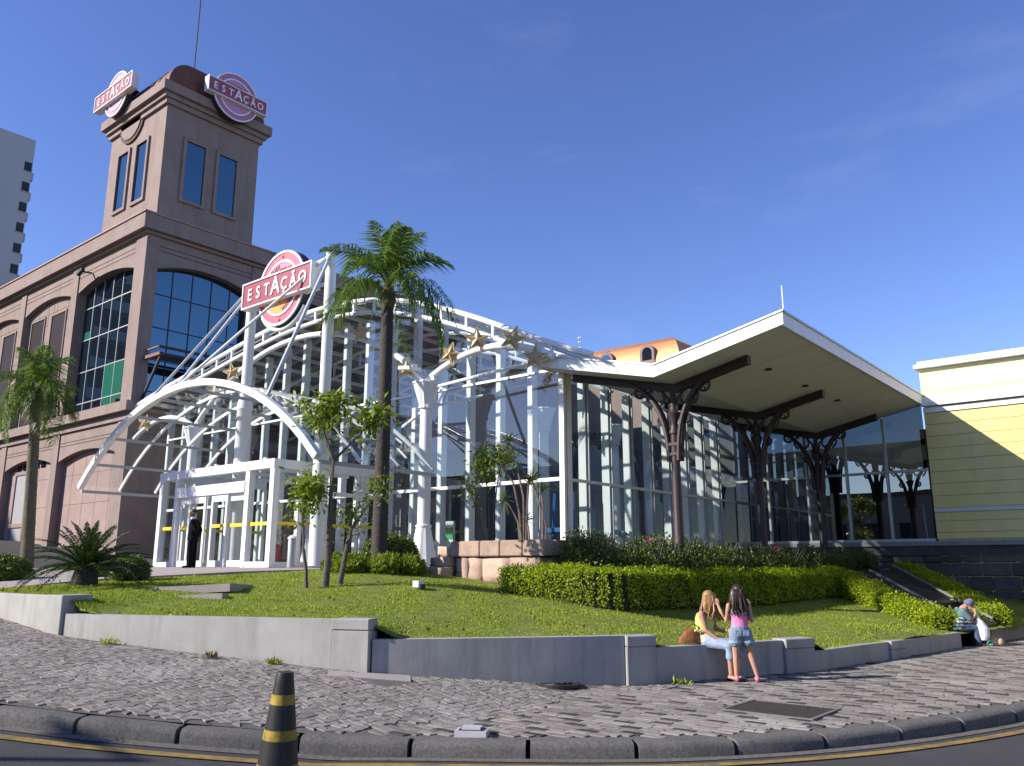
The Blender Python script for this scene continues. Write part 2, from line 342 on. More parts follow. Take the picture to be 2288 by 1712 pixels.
while y < 27:      # running rows of setts along the side street
    dy = .118; x = -9.5 + (row % 2)*.13 + rnd.uniform(-.04,.04); col = 0
    while x < -1:
        ln = .26*rnd.uniform(.92, 1.08); cx, cy = x+ln/2, y+dy/2+.02*math.sin(x*1.3+row)
        if split(cx, cy) and okc(cx, cy):
            dark = (row % 2 == 0 and (col + (row//2)) % 3 == 0 and rnd.random() < .9); h, k = ln*.5-.003, dy*.5-.0035; ro = rnd.uniform(-.03,.03)
            q = []
            for i, j in ((-1,-1),(1,-1),(1,1),(-1,1)):
                u, v = i*h-rnd.uniform(0,.006), j*k-rnd.uniform(-.002,.004)*j; q.append((cx+u*math.cos(ro)-v*math.sin(ro), cy+u*math.sin(ro)+v*math.cos(ro)))
            stones.append((cx, cy, q, dark))
        x += ln; col += 1
    y += dy; row += 1
gw, gh = .135, .092; NX, NY = int(14/gw), int(11/gh)     # broken irregular stones on the corner
GC = [[(-20+i*gw+.5*gw*(j % 2)*.6+rnd.uniform(-.036,.036), .8+j*gh+rnd.uniform(-.028,.028)) for j in range(NY+1)] for i in range(NX+1)]
for i in range(NX):
    for j in range(NY):
        q = [GC[i][j], GC[i+1][j], GC[i+1][j+1], GC[i][j+1]]; cx, cy = sum(p[0] for p in q)/4, sum(p[1] for p in q)/4
        if not split(cx, cy) and okc(cx, cy):
            f = .955-.03*rnd.random(); stones.append((cx, cy, [(cx+(p[0]-cx)*f, cy+(p[1]-cy)*f) for p in q], False))
def stone(cx, cy, quad, dark, mb):
    rough = 0 if split(cx, cy) else 1; tx, ty = random.uniform(-.014,.014)*(1+.7*rough), random.uniform(-.02,.02)*(1+.7*rough); z0 = zs(cx)+random.uniform(-.002,.002)*(1+rough); vs = []
    for e, z in ((1, -.03), (1, -.001), (.90,   .002)):
        for X, Y in quad:
            u, v = (X-cx)*e, (Y-cy)*e; vs.append((cx+u, cy+v, zs(cx+u)-zs(cx)+z0+z+u*tx+v*ty+(random.uniform(-.003,.003)*rough if e < 1 else 0)))
    mb.cur = 1 if dark else 0
    mb.add(vs, [(8,9,10,11)] + [(k*4+i, k*4+(i+1)%4, k*4+4+(i+1)%4, k*4+4+i) for k in range(2) for i in range(4)])
def camd(s):
    fw = -s[0]*math.sin(YAW)+s[1]*math.cos(YAW); rt = s[0]*math.cos(YAW)+s[1]*math.sin(YAW)
    return math.hypot(fw, rt) if fw > 0 and abs(rt)/fw < .6 else 99
stones.sort(key=camd)
for s in stones[:300]:
    mb = MB(); stone(*s, mb); mb.mi = [0]*len(mb.mi); ob('paving_stone', mb.mesh('paving_stone', pavdk if s[3] else pavst, fix=False), pavement)
mb = MB()
for s in stones[300:]: stone(*s, mb)
ob('paving_stones', mb.mesh('paving_stones', [pavst, pavdk], fix=False), pavement, kind='stuff')
# lawn surface: height from control points
CP = np.array([(-19.6,6.2,1.15),(-17.5,6.3,1.13),(-14.65,6.35,1.13),(-13.9,6.55,.86),(-11.6,7.5,.86),(-9.6,8.4,.86),(-9.3,8.7,.60),(-8.1,10,.59),(-7.0,11.45,.58),(-6.72,11.95,.40),(-6.2,13.1,.39),(-5.5,14.8,.38),(-5.4,15.3,.20),(-4.9,18,.18),(-4.4,21.5,.18),(-3.7,25,.2),(-3.5,28.5,.5),
 (-17,7.5,1.28),(-13.9,11,1.24),(-15.1,13.5,1.60),(-12.2,12,1.22),(-13.6,14.8,1.36),(-11.5,14.6,1.06),(-9.57,14.4,.84),(-8.3,20,.66),(-7.84,24,.85),(-7.3,15.3,.45),(-8.6,15.6,.62),(-8.4,17.5,.58),(-19.2,8.5,1.30),(-18.2,12,1.46),(-17.6,15,1.56),(-17.4,18,1.62),(-10.5,18,1.25),(-9,26,1.4),(-12.5,18,1.6),(-12.5,28,1.6),(-6.6,24,.75),(-6.5,28,1.1),(-5.5,18.5,.42)])
dm = np.linalg.norm(CP[:,None,:2]-CP[None,:,:2], axis=2); mm = np.block([[dm, np.c_[np.ones(len(CP)), CP[:,:2]]], [np.r_[[np.ones(len(CP))], CP[:,:2].T], np.zeros((3,3))]])
LW = np.linalg.solve(mm, np.r_[CP[:,2], 0, 0, 0])
def lawn_z(P):
    P = np.atleast_2d(P); d = np.linalg.norm(P[:,None,:]-CP[None,:,:2], axis=2)
    return d @ LW[:-3] + LW[-3] + P @ LW[-2:]
WI = np.array([(-19.6,6.15),(-14.65,6.2),(-13.98,6.36),(-11.63,7.38),(-9.45,8.4),(-8.1,9.9),(-6.97,11.32),(-6.74,11.75),(-6.28,12.9),(-5.43,14.95),(-4.94,18),(-4.32,21.7),(-3.72,24.8),(-3.3,28.7)])
def lawn_x(y, t):
    l = np.interp(y, [6.15, 15, 28.7], [-19.7, -17.6, -17.4]); r = np.interp(y, WI[:,1], WI[:,0]); return l + (r-l)*t
ny, nx = 130, 60; yy = np.linspace(6.16, 28.65, ny); tt = np.linspace(0, 1, nx)
G = np.array([(lawn_x(y, t), y) for y in yy for t in tt]); Z = lawn_z(G) + RNG.normal(0, .006, len(G))
mb = MB().add(np.c_[G, Z], [(j*nx+i, j*nx+i+1, (j+1)*nx+i+1, (j+1)*nx+i) for j in range(ny-1) for i in range(nx-1)])
ob('lawn', mb.mesh('lawn', soil, smooth=80), kind='structure')
# grass blades
def grass(n, ylo, yhi, hmin, hmax, bias=1.0):
    y = ylo + (yhi-ylo)*RNG.random(n)**bias; x = lawn_x(y, RNG.random(n)); P = np.c_[x, y]
    keep = ~((P[:,0] < -9.8) & (P[:,1] > 14.7) & (P[:,0] > -14.1)) & ~((P[:,1] > 17.5) & (P[:,0] < -9.0)) & (P[:,1] < 27)
    P = P[keep]; n = len(P); z = lawn_z(P)
    h = RNG.uniform(hmin, hmax, (n,1)); clump = (.6 + .7*np.sin(P[:,:1]*1.7+np.sin(P[:,1:]*1.1)*2)**2); h = h*clump
    az = RNG.uniform(0, 2*np.pi, n); s = np.c_[np.cos(az), np.sin(az), np.zeros(n)]; lean = RNG.normal(0, .55, (n,3)); lean[:,2] = 1
    B = np.c_[P, z-.005]; w = .0075*RNG.uniform(.7,1.5,(n,1))
    V = np.stack([B-s*w, B+s*w, B+lean*h], 1).reshape(-1,3); return V, np.arange(n*3).reshape(-1,3)
V1, F1 = grass(230000, 6.2, 27, .014, .042, 1.5)
ob('grass', npmesh('grass', V1, F1, f_grass), kind='stuff')
# entrance drive and forecourt
CQ = np.array([(-19.75,6.0,1.10),(-25,6.0,1.33),(-32,6.0,1.5),(-48,6.0,1.55),(-17.7,15,1.60),(-22,13,1.60),(-30,13,1.62),(-36,12,1.62),(-48,12,1.62),(-19.3,8.5,1.36),(-18.3,12,1.53),(-25,9.5,1.5),(-17.5,18,1.66),(-36,18,1.62),(-60,12,1.62)])
mb = MB(); ny2 = 24; vs = []
dq = np.linalg.norm(CQ[:,None,:2]-CQ[None,:,:2], axis=2); LQ = np.linalg.solve(np.block([[dq, np.c_[np.ones(len(CQ)), CQ[:,:2]]], [np.r_[[np.ones(len(CQ))], CQ[:,:2].T], np.zeros((3,3))]]), np.r_[CQ[:,2],0,0,0])
def court_z(P):
    P = np.atleast_2d(P); d = np.linalg.norm(P[:,None,:]-CQ[None,:,:2], axis=2); return d @ LQ[:-3] + LQ[-3] + P @ LQ[-2:]
yy2 = np.linspace(6.02, 18.2, ny2); tt2 = np.linspace(0, 1, 30)
for y in yy2:
    r = np.interp(y, [6.0, 15, 18.2], [-19.78, -17.66, -17.5])
    for t in tt2:
        x = r + (-70-r)*t**1.8; vs.append((x, y, float(court_z((x, y))[0])))
mb.add(vs, [(j*30+i, j*30+i+1, (j+1)*30+i+1, (j+1)*30+i) for j in range(ny2-1) for i in range(29)])
e0 = [vs[j*30] for j in range(ny2)]; mb.add(e0 + [(p[0], p[1], p[2]-.25) for p in e0], [(j, j+1, ny2+j+1, ny2+j) for j in range(ny2-1)])
ob('entrance_pavement', mb.mesh('entrance_pavement', pave_c), kind='structure')
mb = MB().box(-17.6, -12.9, 15.6, 18.0, 1.2, 1.655)
ob('forecourt_step', mb.mesh('forecourt_step', pave_c), kind='structure')
# ------------------------------------------------------------------ stepped retaining wall
wall = thing('retaining_wall', 'low pale grey concrete wall stepping down in sections round the lawn', 'wall', (-9.4, 8.3, .1))
def wall_seg(pts, ztop, name='wall_section', th=.2, parent=wall, cap=.0, mat=concrete):
    P = smooth_line(pts, 24, 14) if len(pts) > 2 else resample(pts, 4); I = offset(P, th); n = len(P); mb = MB(); vs = []
    for Q, z in ((P, None), (P, ztop), (I, ztop), (I, None)):
        for p in Q: vs.append((p[0], p[1], zs(p[0])-.15 if z is None else z))
    mb.add(vs, [(k*n+i, k*n+i+1, (k+1)*n+i+1, (k+1)*n+i) for k in range(3) for i in range(n-1)] + [(0,n,2*n,3*n), (4*n-1,3*n-1,2*n-1,n-1)])
    return ob(name, bevel(mb.mesh(name, mat), .012) if len(pts) < 3 else mb.mesh(name, mat, 40), parent)
def pier(a, b, ztop, d0=-.03, th=.30, lip=True):
    # a pier standing a little proud of the wall, with a shallow capping course
    wall_seg_off(a, b, ztop-.16, d0, th, 'pier'); wall_seg_off(a, b, ztop, d0-.012, th+.024, 'pier_cap', ztop-.157)
def wall_seg_off(a, b, ztop, d0, th, name, zlo=None):
    a, b = np.array(a), np.array(b); t = (b-a)/np.linalg.norm(b-a); nr = np.array([-t[1], t[0]]); P = [a+nr*d0, b+nr*d0, b+nr*(d0+th), a+nr*(d0+th)]
    zl = min(zs(p[0]) for p in P)-.15 if zlo is None else zlo
    mb = MB().add([(p[0],p[1],zl) for p in P]+[(p[0],p[1],ztop) for p in P], [(3,2,1,0),(4,5,6,7),(0,1,5,4),(1,2,6,5),(2,3,7,6),(3,0,4,7)])
    return ob(name, bevel(mb.mesh(name, concrete), .012), wall)
wall_seg([(-19.75,6.05),(-15.05,6.09)], 1.175)
wall_seg_off((-15.05,6.09),(-14.52,6.13), 1.185, -.03, .52, 'pier')
wall_seg([(-14.50,6.16),(-13.98,6.27),(-11.63,7.27),(-9.98,8.02)], .895)
pier((-9.97,8.03),(-9.44,8.27), .905)
wall_seg([(-9.42,8.31),(-8.75,9.02),(-8.1,9.78),(-7.45,10.55),(-6.99,11.2)], .62)
pier((-6.98,11.21),(-6.74,11.67), .615, -.05)
wall_seg([(-6.73,11.70),(-6.5,12.25),(-6.28,12.83),(-5.72,14.18)], .425)
pier((-5.71,14.2),(-5.45,14.84), .445, -.05)
wall_seg([(-5.44,14.9),(-5.2,16.3),(-4.98,17.6)], .215)
pier((-4.97,17.62),(-4.86,18.25), .225, -.04)
wall_seg([(-4.85,18.3),(-4.62,19.8),(-4.42,21.1)], .215)
wall_seg([(-4.2,23.3),(-3.8,26),(-3.5,28.4)], .22)
# ------------------------------------------------------------------ brown building with tower
bb = thing('brown_building', 'brown stucco shopping building with corner tower and arched windows', 'building', (-35.5, 16.84, 1.6))
XC, YC = -35.5, 16.84; XW = -90.0
def bpart(name, mb, mat, smooth=False, parent=None): return ob(name, mb.mesh(name, mat, smooth), parent or bb)
mb = MB().box(XW, XC-.57, YC+.56, 60, -.5, 16.6)     # core behind the recessed bays
bpart('wall', mb, stucco)
def arch_poly(x0, x1, zsp, rise, ztop, n=14):
    pts = [(x0, ztop), (x0, zsp)] + [(x0+(x1-x0)*t, zsp + rise*(1-(2*t-1)**2)) for t in np.linspace(0, 1, n)[1:-1]] + [(x1, zsp), (x1, ztop)]
    return pts
# bays of the sunlit front
bays = [(-42.45, -36.5)] + [(-42.45-6.62*k+ -.65+.0, -36.5-6.62*k) for k in range(1, 7)]
bays = [(-36.5-6.62*k-5.95, -36.5-6.62*k) for k in range(7)]
for k, (x0, x1) in enumerate(bays):
    xr = XC if k == 0 else bays[k-1][0]
    mb = MB().box(x1, xr, YC, YC+.56, -.5, 16.6); bpart('pilaster', mb, stucco)
    mb = MB().prism(arch_poly(x0, x1, 15.18, .45, 16.6), 'y', YC+.06, YC+.56); bpart('spandrel', mb, stucco)
    mb = MB().prism(arch_poly(x0, x1, 6.58, .40, 7.95), 'y', YC+.06, YC+.56); bpart('spandrel', mb, stucco)
    for z in (15.95, 16.17, 7.30, 7.45):
        bpart('groove', MB().box(x0+.02, x1-.02, YC+.052, YC+.3, z, z+.045), groove_m)
    if k == 0:
        wo = ob('window', MB().box(x0-.0, x1, YC+.50, YC+.545, 8.75, 16.0).mesh('window', darkglass), bb)
        fr = MB()
        for x in np.linspace(x0+.99, x1-.99, 5): fr.box(x-.02, x+.02, YC+.47, YC+.503, 8.75, 16.0)
        for z in (9.45, 11.06, 12.72, 14.38): fr.box(x0, x1, YC+.468, YC+.505, z-.025, z+.025)
        ob('mullions', fr.mesh('mullions', alu), wo)
        gm = M('green_panel', (.01,.11,.07), .25, .05)
        ob('green_panel', MB().box(x0+3.0, x0+4.85, YC+.485, YC+.5, 8.76, 11.03).mesh('green_panel', gm), wo)
        ob('green_panel', MB().box(x0+.02, x0+.95, YC+.485, YC+.5, 12.75, 13.15).mesh('green_panel', gm), wo)
    else:
        pf = MB().box(x0, x1, YC+.36, YC+.555, 8.7, 15.7); bpart('panel', pf, stucco)
        for z in (13.35, 14.95): bpart('groove', MB().box(x0, x1, YC+.354, YC+.40, z, z+.025), groove_m)
        for x in (x0+1.15, x0+2.45, x0+3.1, x0+3.5, x0+4.9): bpart('groove', MB().box(x, x+.022, YC+.354, YC+.40, 14.2, 15.6), groove_m)
        for a, b, zt in ((x0+.45, x0+2.1, 14.8), (x0+3.05, x0+4.75, 14.74)):
            wo = ob('window', MB().box(a, b, YC+.345, YC+.352, 8.85, zt).mesh('window', M('bronze_glass', (.045,.036,.035), .25, .05, spec=.6)), bb)
            fr = MB().box(a-.08, a, YC+.30, YC+.36, 8.8, zt+.08).box(b, b+.08, YC+.30, YC+.36, 8.8, zt+.08).box(a-.08, b+.08, YC+.298, YC+.36, zt, zt+.082)
            ob('frame', fr.mesh('frame', stucco), wo)
    # ground-floor bay
    pf = MB().box(x0, x1, YC+.40, YC+.555, -.4, 7.0); bpart('panel', pf, M('bay_render', (.31, .225, .205), .85, .12, 1.2, bump=.2, bs=40, stain=.45, stain_col=(.20,.14,.125), ss=.8))
    for z in (3.0, 4.5, 5.9): bpart('groove', MB().box(x0, x1, YC+.395, YC+.41, z, z+.018), groove_m)
    for x in np.linspace(x0+1, x1-1, 4): bpart('groove', MB().box(x, x+.016, YC+.395, YC+.41, 1.6, 6.7), groove_m)
    if k == 1:
        d = ob('door', MB().box(x0+1.0, x0+2.45, YC+.355, YC+.398, 1.9, 6.32).mesh('door', M('shutter_grey', (.30,.29,.31), .6, .05)), bb)
        fr = MB().box(x0+.82, x0+1.0, YC+.30, YC+.40, 1.8, 6.42).box(x0+2.45, x0+2.63, YC+.30, YC+.40, 1.8, 6.42).box(x0+.82, x0+2.63, YC+.298, YC+.40, 6.32, 6.5).box(x0+.75, x0+2.7, YC+.28, YC+.40, 3.6, 3.8)
        ob('frame', fr.mesh('frame', stucco), d)
        for i in range(5): ob('transom_pane', MB().box(x0+.85+i*.75, x0+1.42+i*.75, YC+.37, YC+.398, 6.55, 6.85).mesh('transom_pane', darkglass), d)
    for x in (x0+.3, x1-.35):
        bpart('floodlight', MB().box(x-.14, x+.14, YC-.12, YC+.12, 8.72, 9.0).box(x-.05, x+.05, YC, YC+.06, 8.66, 8.72), dark_metal)
# ledge, bands and parapet on both faces
def band(z0, z1, d, name, mat=stucco):
    mb = MB().prism([(XW, YC-d), (XC+d, YC-d), (XC+d, 58), (XC-.6, 58), (XC-.6, YC+.6), (XW, YC+.6)], 'z', z0, z1); bpart(name, mb, mat)
band(8.28, 8.72, .34, 'ledge'); band(7.95, 8.27, .06, 'band'); band(8.272, 8.278, .2, 'band')
band(16.605, 16.74, .12, 'band'); band(16.75, 17.48, .36, 'cornice'); band(17.482, 17.56, .42, 'cornice_cap', M('cap_stain', (.33,.22,.2), .8))
# shaded side face
ys0 = YC; sb = [(17.46, 22.4), (23.4, 28.4), (29.4, 34.4)]
prev = YC+.56
for k, (a, b) in enumerate(sb):
    bpart('pilaster', MB().box(XC-.56, XC-.002, prev, a, -.5, 16.6), stucco)
    bpart('spandrel', MB().prism(arch_poly(a, b, 15.1, .47, 16.6), 'x', XC-.56, XC-.05), stucco)
    bpart('panel', MB().box(XC-.5, XC-.05, a, b, -.5, 8.3), stucco)
    for z in (15.95, 16.17): bpart('groove', MB().box(XC-.3, XC-.042, a+.02, b-.02, z, z+.045), groove_m)
    wo = ob('window', MB().box(XC-.545, XC-.50, a, b, 8.3, 15.9).mesh('window', darkglass), bb); fr = MB()
    for y in np.linspace(a+1.03, b-.9, 4): fr.box(XC-.503, XC-.47, y-.02, y+.02, 8.3, 15.9)
    for z in (9.4, 10.9, 12.43, 14.03): fr.box(XC-.505, XC-.468, a, b, z-.02, z+.02)
    ob('mullions', fr.mesh('mullions', dark_metal), wo); prev = b
bpart('pilaster', MB().box(XC-.56, XC-.002, prev, 58, -.5, 16.6), stucco)
# tower
tx, ty, tw, td = -36.1, 17.45, 5.72, 5.15
tw0 = tx-tw
bpart('tower_wall', MB().box(tw0, tx, ty, ty+td, 17.5, 23.75), stucco)
for (z0, z1, d) in ((23.72, 23.98, .14), (23.985, 24.22, .27), (24.225, 24.72, .46)):
    bpart('tower_cornice', MB().box(tw0-d, tx+d, ty-d, ty+td+d, z0, z1), stucco)
# curved eyebrow round the sign on the sunlit face
ey = [(-39.55+1.05*math.cos(a), 23.98+.98*math.sin(a)) for a in np.linspace(math.pi, 2*math.pi, 15)]
bpart('eyebrow', MB().prism(ey, 'y', ty-.14, ty-.02), stucco); 
bpart('eyebrow', MB().prism([(x, z) for x, z in [(-39.55+1.25*math.cos(a), 23.98+1.18*math.sin(a)) for a in np.linspace(math.pi, 2*math.pi, 15)]], 'y', ty-.09, ty-.025), groove_m)
def tower_win(face, a, b, z0, z1):
    if face == 'y':
        wo = ob('window', MB().box(a, b, ty-.02, ty+.02, z0, z1).mesh('window', darkglass), bb)
        F = MB().box(a-.16,a,ty-.10,ty+.01,z0-.16,z1+.16).box(b,b+.16,ty-.10,ty+.01,z0-.16,z1+.16).box(a,b,ty-.098,ty+.01,z1,z1+.16).box(a,b,ty-.098,ty+.01,z0-.16,z0)
    else:
        wo = ob('window', MB().box(tx-.02, tx+.02, a, b, z0, z1).mesh('window', darkglass), bb)
        F = MB().box(tx-.01,tx+.10,a-.16,a,z0-.16,z1+.16).box(tx-.01,tx+.10,b,b+.16,z0-.16,z1+.16).box(tx-.01,tx+.098,a,b,z1,z1+.16).box(tx-.01,tx+.098,a,b,z0-.16,z0)
    ob('frame', F.mesh('frame', stucco), wo)
tower_win('y', -40.62, -39.58, 19.28, 22.36); tower_win('y', -38.70, -37.66, 19.24, 22.34)
tower_win('x', 18.58, 19.60, 19.1, 22.2); tower_win('x', 20.36, 21.36, 19.1, 22.2)
# mansard of copper sheet: convex curve, flat top
mb = MB(); vs = []; rings = []
for t in np.linspace(0, 1, 9):
    a = t*math.pi/2*.92; ins = -.15 + .55*(1-math.cos(a)); iy = -.15 + 1.75*(1-math.cos(a)); z = 24.72 + 1.8*math.sin(a)
    rings.append([(tw0+ins, ty+iy, z), (tx-ins, ty+iy, z), (tx-ins, ty+td-iy, z), (tw0+ins, ty+td-iy, z)])
vs = [v for r in rings for v in r]; mb.add(vs, [(i*4+k, i*4+(k+1)%4, (i+1)*4+(k+1)%4, (i+1)*4+k) for i in range(8) for k in range(4)] + [(32,33,34,35)])
bpart('tower_roof', mb, copper, 50)
for i in range(1, 8): 
    x = tw0+.3+i*.64
    mbs = MB(); pts = []
    for t in np.linspace(0, 1, 9):
        a = t*math.pi/2*.92; pts.append((x, ty-.15+1.75*(1-math.cos(a))-.01, 24.73+1.8*math.sin(a)))
    ok = pts
    if len(ok) > 2: bpart('roof_seam', mbs.tube(ok, .025, 5), copper)
an = thing('antenna', 'thin tall lightning rod on the tower roof', 'antenna', (-37.2, 18.9, 26.6))
ob('rod', MB().tube([(-37.4,19.3,26.8),(-37.4,19.3,34.8)], .035, 6).mesh('rod', dark_metal), an)
# steel catwalk bracket on the shaded face
cw = thing('steel_awning', 'rust red steel awning frame bracketed to the shaded brown wall', 'awning', (-35.5, 17.3, 10.7))
rs = M('rust_steel', (.22,.085,.065), .6, .15)
mb = MB()
ob('beam', MB().beam((-35.45,17.25,10.75),(-34.0,17.25,10.75),.16,.14).beam((-35.45,17.25,11.1),(-34.2,17.25,11.1),.08,.06).mesh('beam', rs), cw)
for y in (20.2, 23.1): ob('beam', MB().beam((-35.45,y,10.75),(-34.0,y,10.75),.16,.14).mesh('beam', rs), cw)
for x, z in ((-34.05,10.75),(-34.5,10.75),(-35.0,10.75),(-34.2,11.1)): ob('rail', MB().beam((x,17.2,z),(x,26,z),.12,.10).mesh('rail', dark_metal), cw)
for y in (17.3, 20.2): ob('strut', MB().beam((-34.1,y,10.7),(-35.42,y,8.9),.10).mesh('strut', dark_metal), cw)
cc = thing('security_camera', 'small dark security camera on the sunlit brown wall above the big window', 'camera', (-41.0,16.84,15.9))
ob('arm', MB().beam((-41.0,16.86,15.95),(-41.0,16.3,15.9),.07).mesh('arm', dark_metal), cc)
ob('body', MB().beam((-41.25,16.3,15.78),(-40.7,16.3,15.95),.16).mesh('body', dark_metal), cc)
ypipe = thing('yellow_pipe', 'yellow gas pipe loop rising from the ground against the brown wall', 'pipe', (-43.7,16.65,1.6))
ob('pipe', MB().tube([(-43.62,16.62,1.6),(-43.66,16.62,4.1),(-43.72,16.62,4.3),(-43.82,16.62,4.38),(-43.92,16.62,4.3),(-43.98,16.62,4.1),(-43.94,16.62,1.6)], .045, 8).mesh('pipe', M('yellow_pipe_paint', (.65,.42,.02), .5, .05), True), ypipe)
# ------------------------------------------------------------------ glass hall
hall = thing('glass_hall', 'glazed white hall with curved roof truss between the brown tower building and iron columns', 'building', (-23.5, 18, 1.65))
HX0, HX1, HY, HY1 = -34.2, -12.97, 18.0, 28.71
rx = np.array([-36.5,-35.3,-31.9,-30.3,-27.95,-26.3,-22.8,-19.0,-16.56,-14.4,-13.2,-11.5,-10.0]); rz = np.array([8.0,8.45,9.05,9.38,9.78,10.07,10.32,9.93,9.19,8.23,7.67,6.95,6.5])
RC = np.polyfit(rx+23, rz, 6)
def roof_z(x): return float(np.polyval(RC, x+23))
hp = lambda name, mb, mat, smooth=False, parent=None: ob(name, mb.mesh(name, mat, smooth), parent or hall)
hp('floor', MB().box(-35.4, HX1+.0, HY+.05, 44, .9, 1.66), M('hall_floor', (.32,.30,.28), .35, .05))
# gable mullions and panes
gx = np.linspace(HX0, HX1, 19)
zlev = [1.66, 3.95, 7.0]
paneG = {}
for i, x in enumerate(gx):
    zb = 1.66 if x < -14.3 else 2.2
    hp('mullion', MB().box(x-.085, x+.085, HY+.03, HY+.27, zb, roof_z(x)-.32), white)
for i in range(18):
    a, b = gx[i]+.02, gx[i+1]-.02; zb = 1.7 if b < -14 else 2.2
    if a > -26.7 and b < -20.0: zb = 4.75
    tops = [roof_z(a)-.36, roof_z(b)-.36]
    z0 = zb
    for z1 in (3.93, 6.98, None):
        if z0 > (z1 or 99) - .05: continue
        if z1 is None:
            if min(tops) < z0+.05: continue
            poly = [(a, z0), (b, z0), (b, tops[1]), (a, tops[0])]
        else:
            zz = [min(z1, tops[0]), min(z1, tops[1])]; poly = [(a, z0), (b, z0), (b, zz[1]), (a, zz[0])]
        hp('pane', MB().add([(p[0], HY+.015+.004*random.uniform(-1,1)*0, p[1]) for p in poly], [(0,1,2,3)]), hallglass); z0 = (z1 or 0)+.04
hp('rail', MB().box(HX0, HX1+.05, HY-.04, HY+.03, 3.90, 4.0), white)
hp('rail', MB().box(HX0, HX1, HY-.02, HY+.03, 6.96, 7.03), white)
hp('sill', MB().box(HX0, -14.3, HY-.06, HY+.1, 1.62, 1.72), white)
hp('corner_post', MB().box(HX1-.06, HX1+.10, HY-.12, HY-.01, 2.2, 7.35).box(HX1-.06, HX1+.10, HY+.03, HY+.2, 2.2, 7.35), white)
# side glazing along the iron colonnade
sy = np.linspace(HY, HY1, 10)
for i, y in enumerate(sy[1:-1]): hp('mullion', MB().box(HX1-.29, HX1-.04, y-.085, y+.085, 2.2, 6.80), white)
for i in range(9):
    for z0, z1 in ((2.25, 3.90), (3.99, 6.85)):
        hp('pane', MB().add([(HX1-.01, sy[i]+.02, z0), (HX1-.01, sy[i+1]-.02, z0), (HX1-.01, sy[i+1]-.02, z1), (HX1-.01, sy[i]+.02, z1)], [(0,1,2,3)]), hallglass)
    if i: hp('glazing_bar', MB().box(HX1-.035, HX1+.03, sy[i]-.025, sy[i]+.025, 2.2, 6.85), alu)
hp('rail', MB().box(HX1-.03, HX1+.05, HY+.03, HY1, 3.90, 3.98), white)
M_roofglass = glassmat('roof_glass', (.72, .78, .78), 1.5)
# roof: sheets, purlins and the double-chord edge truss
XR = np.linspace(-35.3, -11.3, 40)
for k in range(7):
    y0, y1 = 17.3+k*1.75, 17.3+(k+1)*1.75-.03; mb = MB(); n = len(XR)
    for a, b in ((0, 13), (12, 25), (24, 40)):
        xsn = XR[a:b]; q = MB(); vs = [(x, y, roof_z(x)+.02+dz) for dz in (0, .06) for y in (y0, y1) for x in xsn]; m = len(xsn)
        if a > 20: q.add(vs[:2*m], [(i, i+1, m+i+1, m+i) for i in range(m-1)]); hp('roof_panel', q, M_roofglass); continue
        q.add(vs, [(i, i+1, m+i+1, m+i) for i in range(m-1)] + [(2*m+i, 3*m+i, 3*m+i+1, 2*m+i+1) for i in range(m-1)] + [(i, 2*m+i, 2*m+i+1, i+1) for i in range(m-1)] + [(m+i, m+i+1, 3*m+i+1, 3*m+i) for i in range(m-1)])
        hp('roof_panel', q, roof_dk if a < 20 else M_roofglass)
for x in np.linspace(-34.5, -12.5, 19): hp('purlin', MB().box(x-.035, x+.035, 17.1, 29.5, roof_z(x)-.13, roof_z(x)+.01), white)
YT = 16.95
hp('truss_chord', MB().tube([(x, YT, roof_z(x)+.02) for x in XR], .085, 8), white, True)
hp('truss_chord', MB().tube([(x, YT+.02, roof_z(x)-.40) for x in XR[:-2]], .075, 8), white, True)
for x in np.arange(-35, -11.8, 1.02): hp('truss_post', MB().beam((x, YT, roof_z(x)-.38), (x, YT, roof_z(x)), .075), white)
for yb in (20.8, 24.4, 28.0):
    hp('truss_chord', MB().tube([(x, yb, roof_z(x)-.25) for x in XR], .07, 6), white, True)
    hp('truss_chord', MB().tube([(x, yb, roof_z(x)-.85) for x in XR[:-3]], .06, 6), white, True)
    for x in np.arange(-34.5, -12.5, 1.6): hp('truss_post', MB().beam((x, yb, roof_z(x)-.85), (x, yb, roof_z(x)-.25), .06), white)
# white flared columns of the hall: plinth, shaft, capital
def flared_column(x, y, zt, z0=1.66, par=None):
    c = hp('column', MB().lathe([(.185, z0+1.0), (.17, zt-.75)], (x, y, 0), 16), white, True)
    ob('plinth', MB().lathe([(.40,0),(.40,.2),(.385,.22),(.225,1.02),(.21,1.08)], (x, y, z0), 24, .05).mesh('plinth', white), c)
    ob('capital', MB().lathe([(.2,-.80),(.235,-.78),(.235,-.72),(.21,-.70),(.40,-.06),(.43,-.05),(.43,0)], (x, y, zt), 24, .05).mesh('capital', white), c)
    ob('collar', MB().lathe([(.2,0),(.23,.02),(.23,.07),(.2,.09)], (x, y, z0+1.06), 16).mesh('collar', white, True), c)
    return c
YA = 16.8
for cx in (-17.05, -29.9): flared_column(cx, YA, 6.95)
for cx, cyy in ((-17.05, 22.5), (-29.9, 22.5), (-23.4, 22.5), (-17.05, 27), (-24.5, 27), (-29.9, 27)): flared_column(cx, cyy, 7.0)
arc1 = [(-23.475+6.42*t, YA, 6.95+2.5*(1-t*t)**.9 if abs(t) < 1 else 6.95) for t in np.linspace(-1, 1, 25)]
R_ = 9.55; arc1 = [(-23.475+dx, YA, 6.98 + math.sqrt(R_*R_-dx*dx)-math.sqrt(R_*R_-6.42**2)) for dx in np.linspace(-6.42, 6.42, 25)]
hp('star_arch', MB().tube(arc1, .10, 10), white, True)
arc2 = [(-14.72+dx, YA, 7.0+.62*(1-(dx/2.33)**2)) for dx in np.linspace(-2.33, 2.33, 15)]
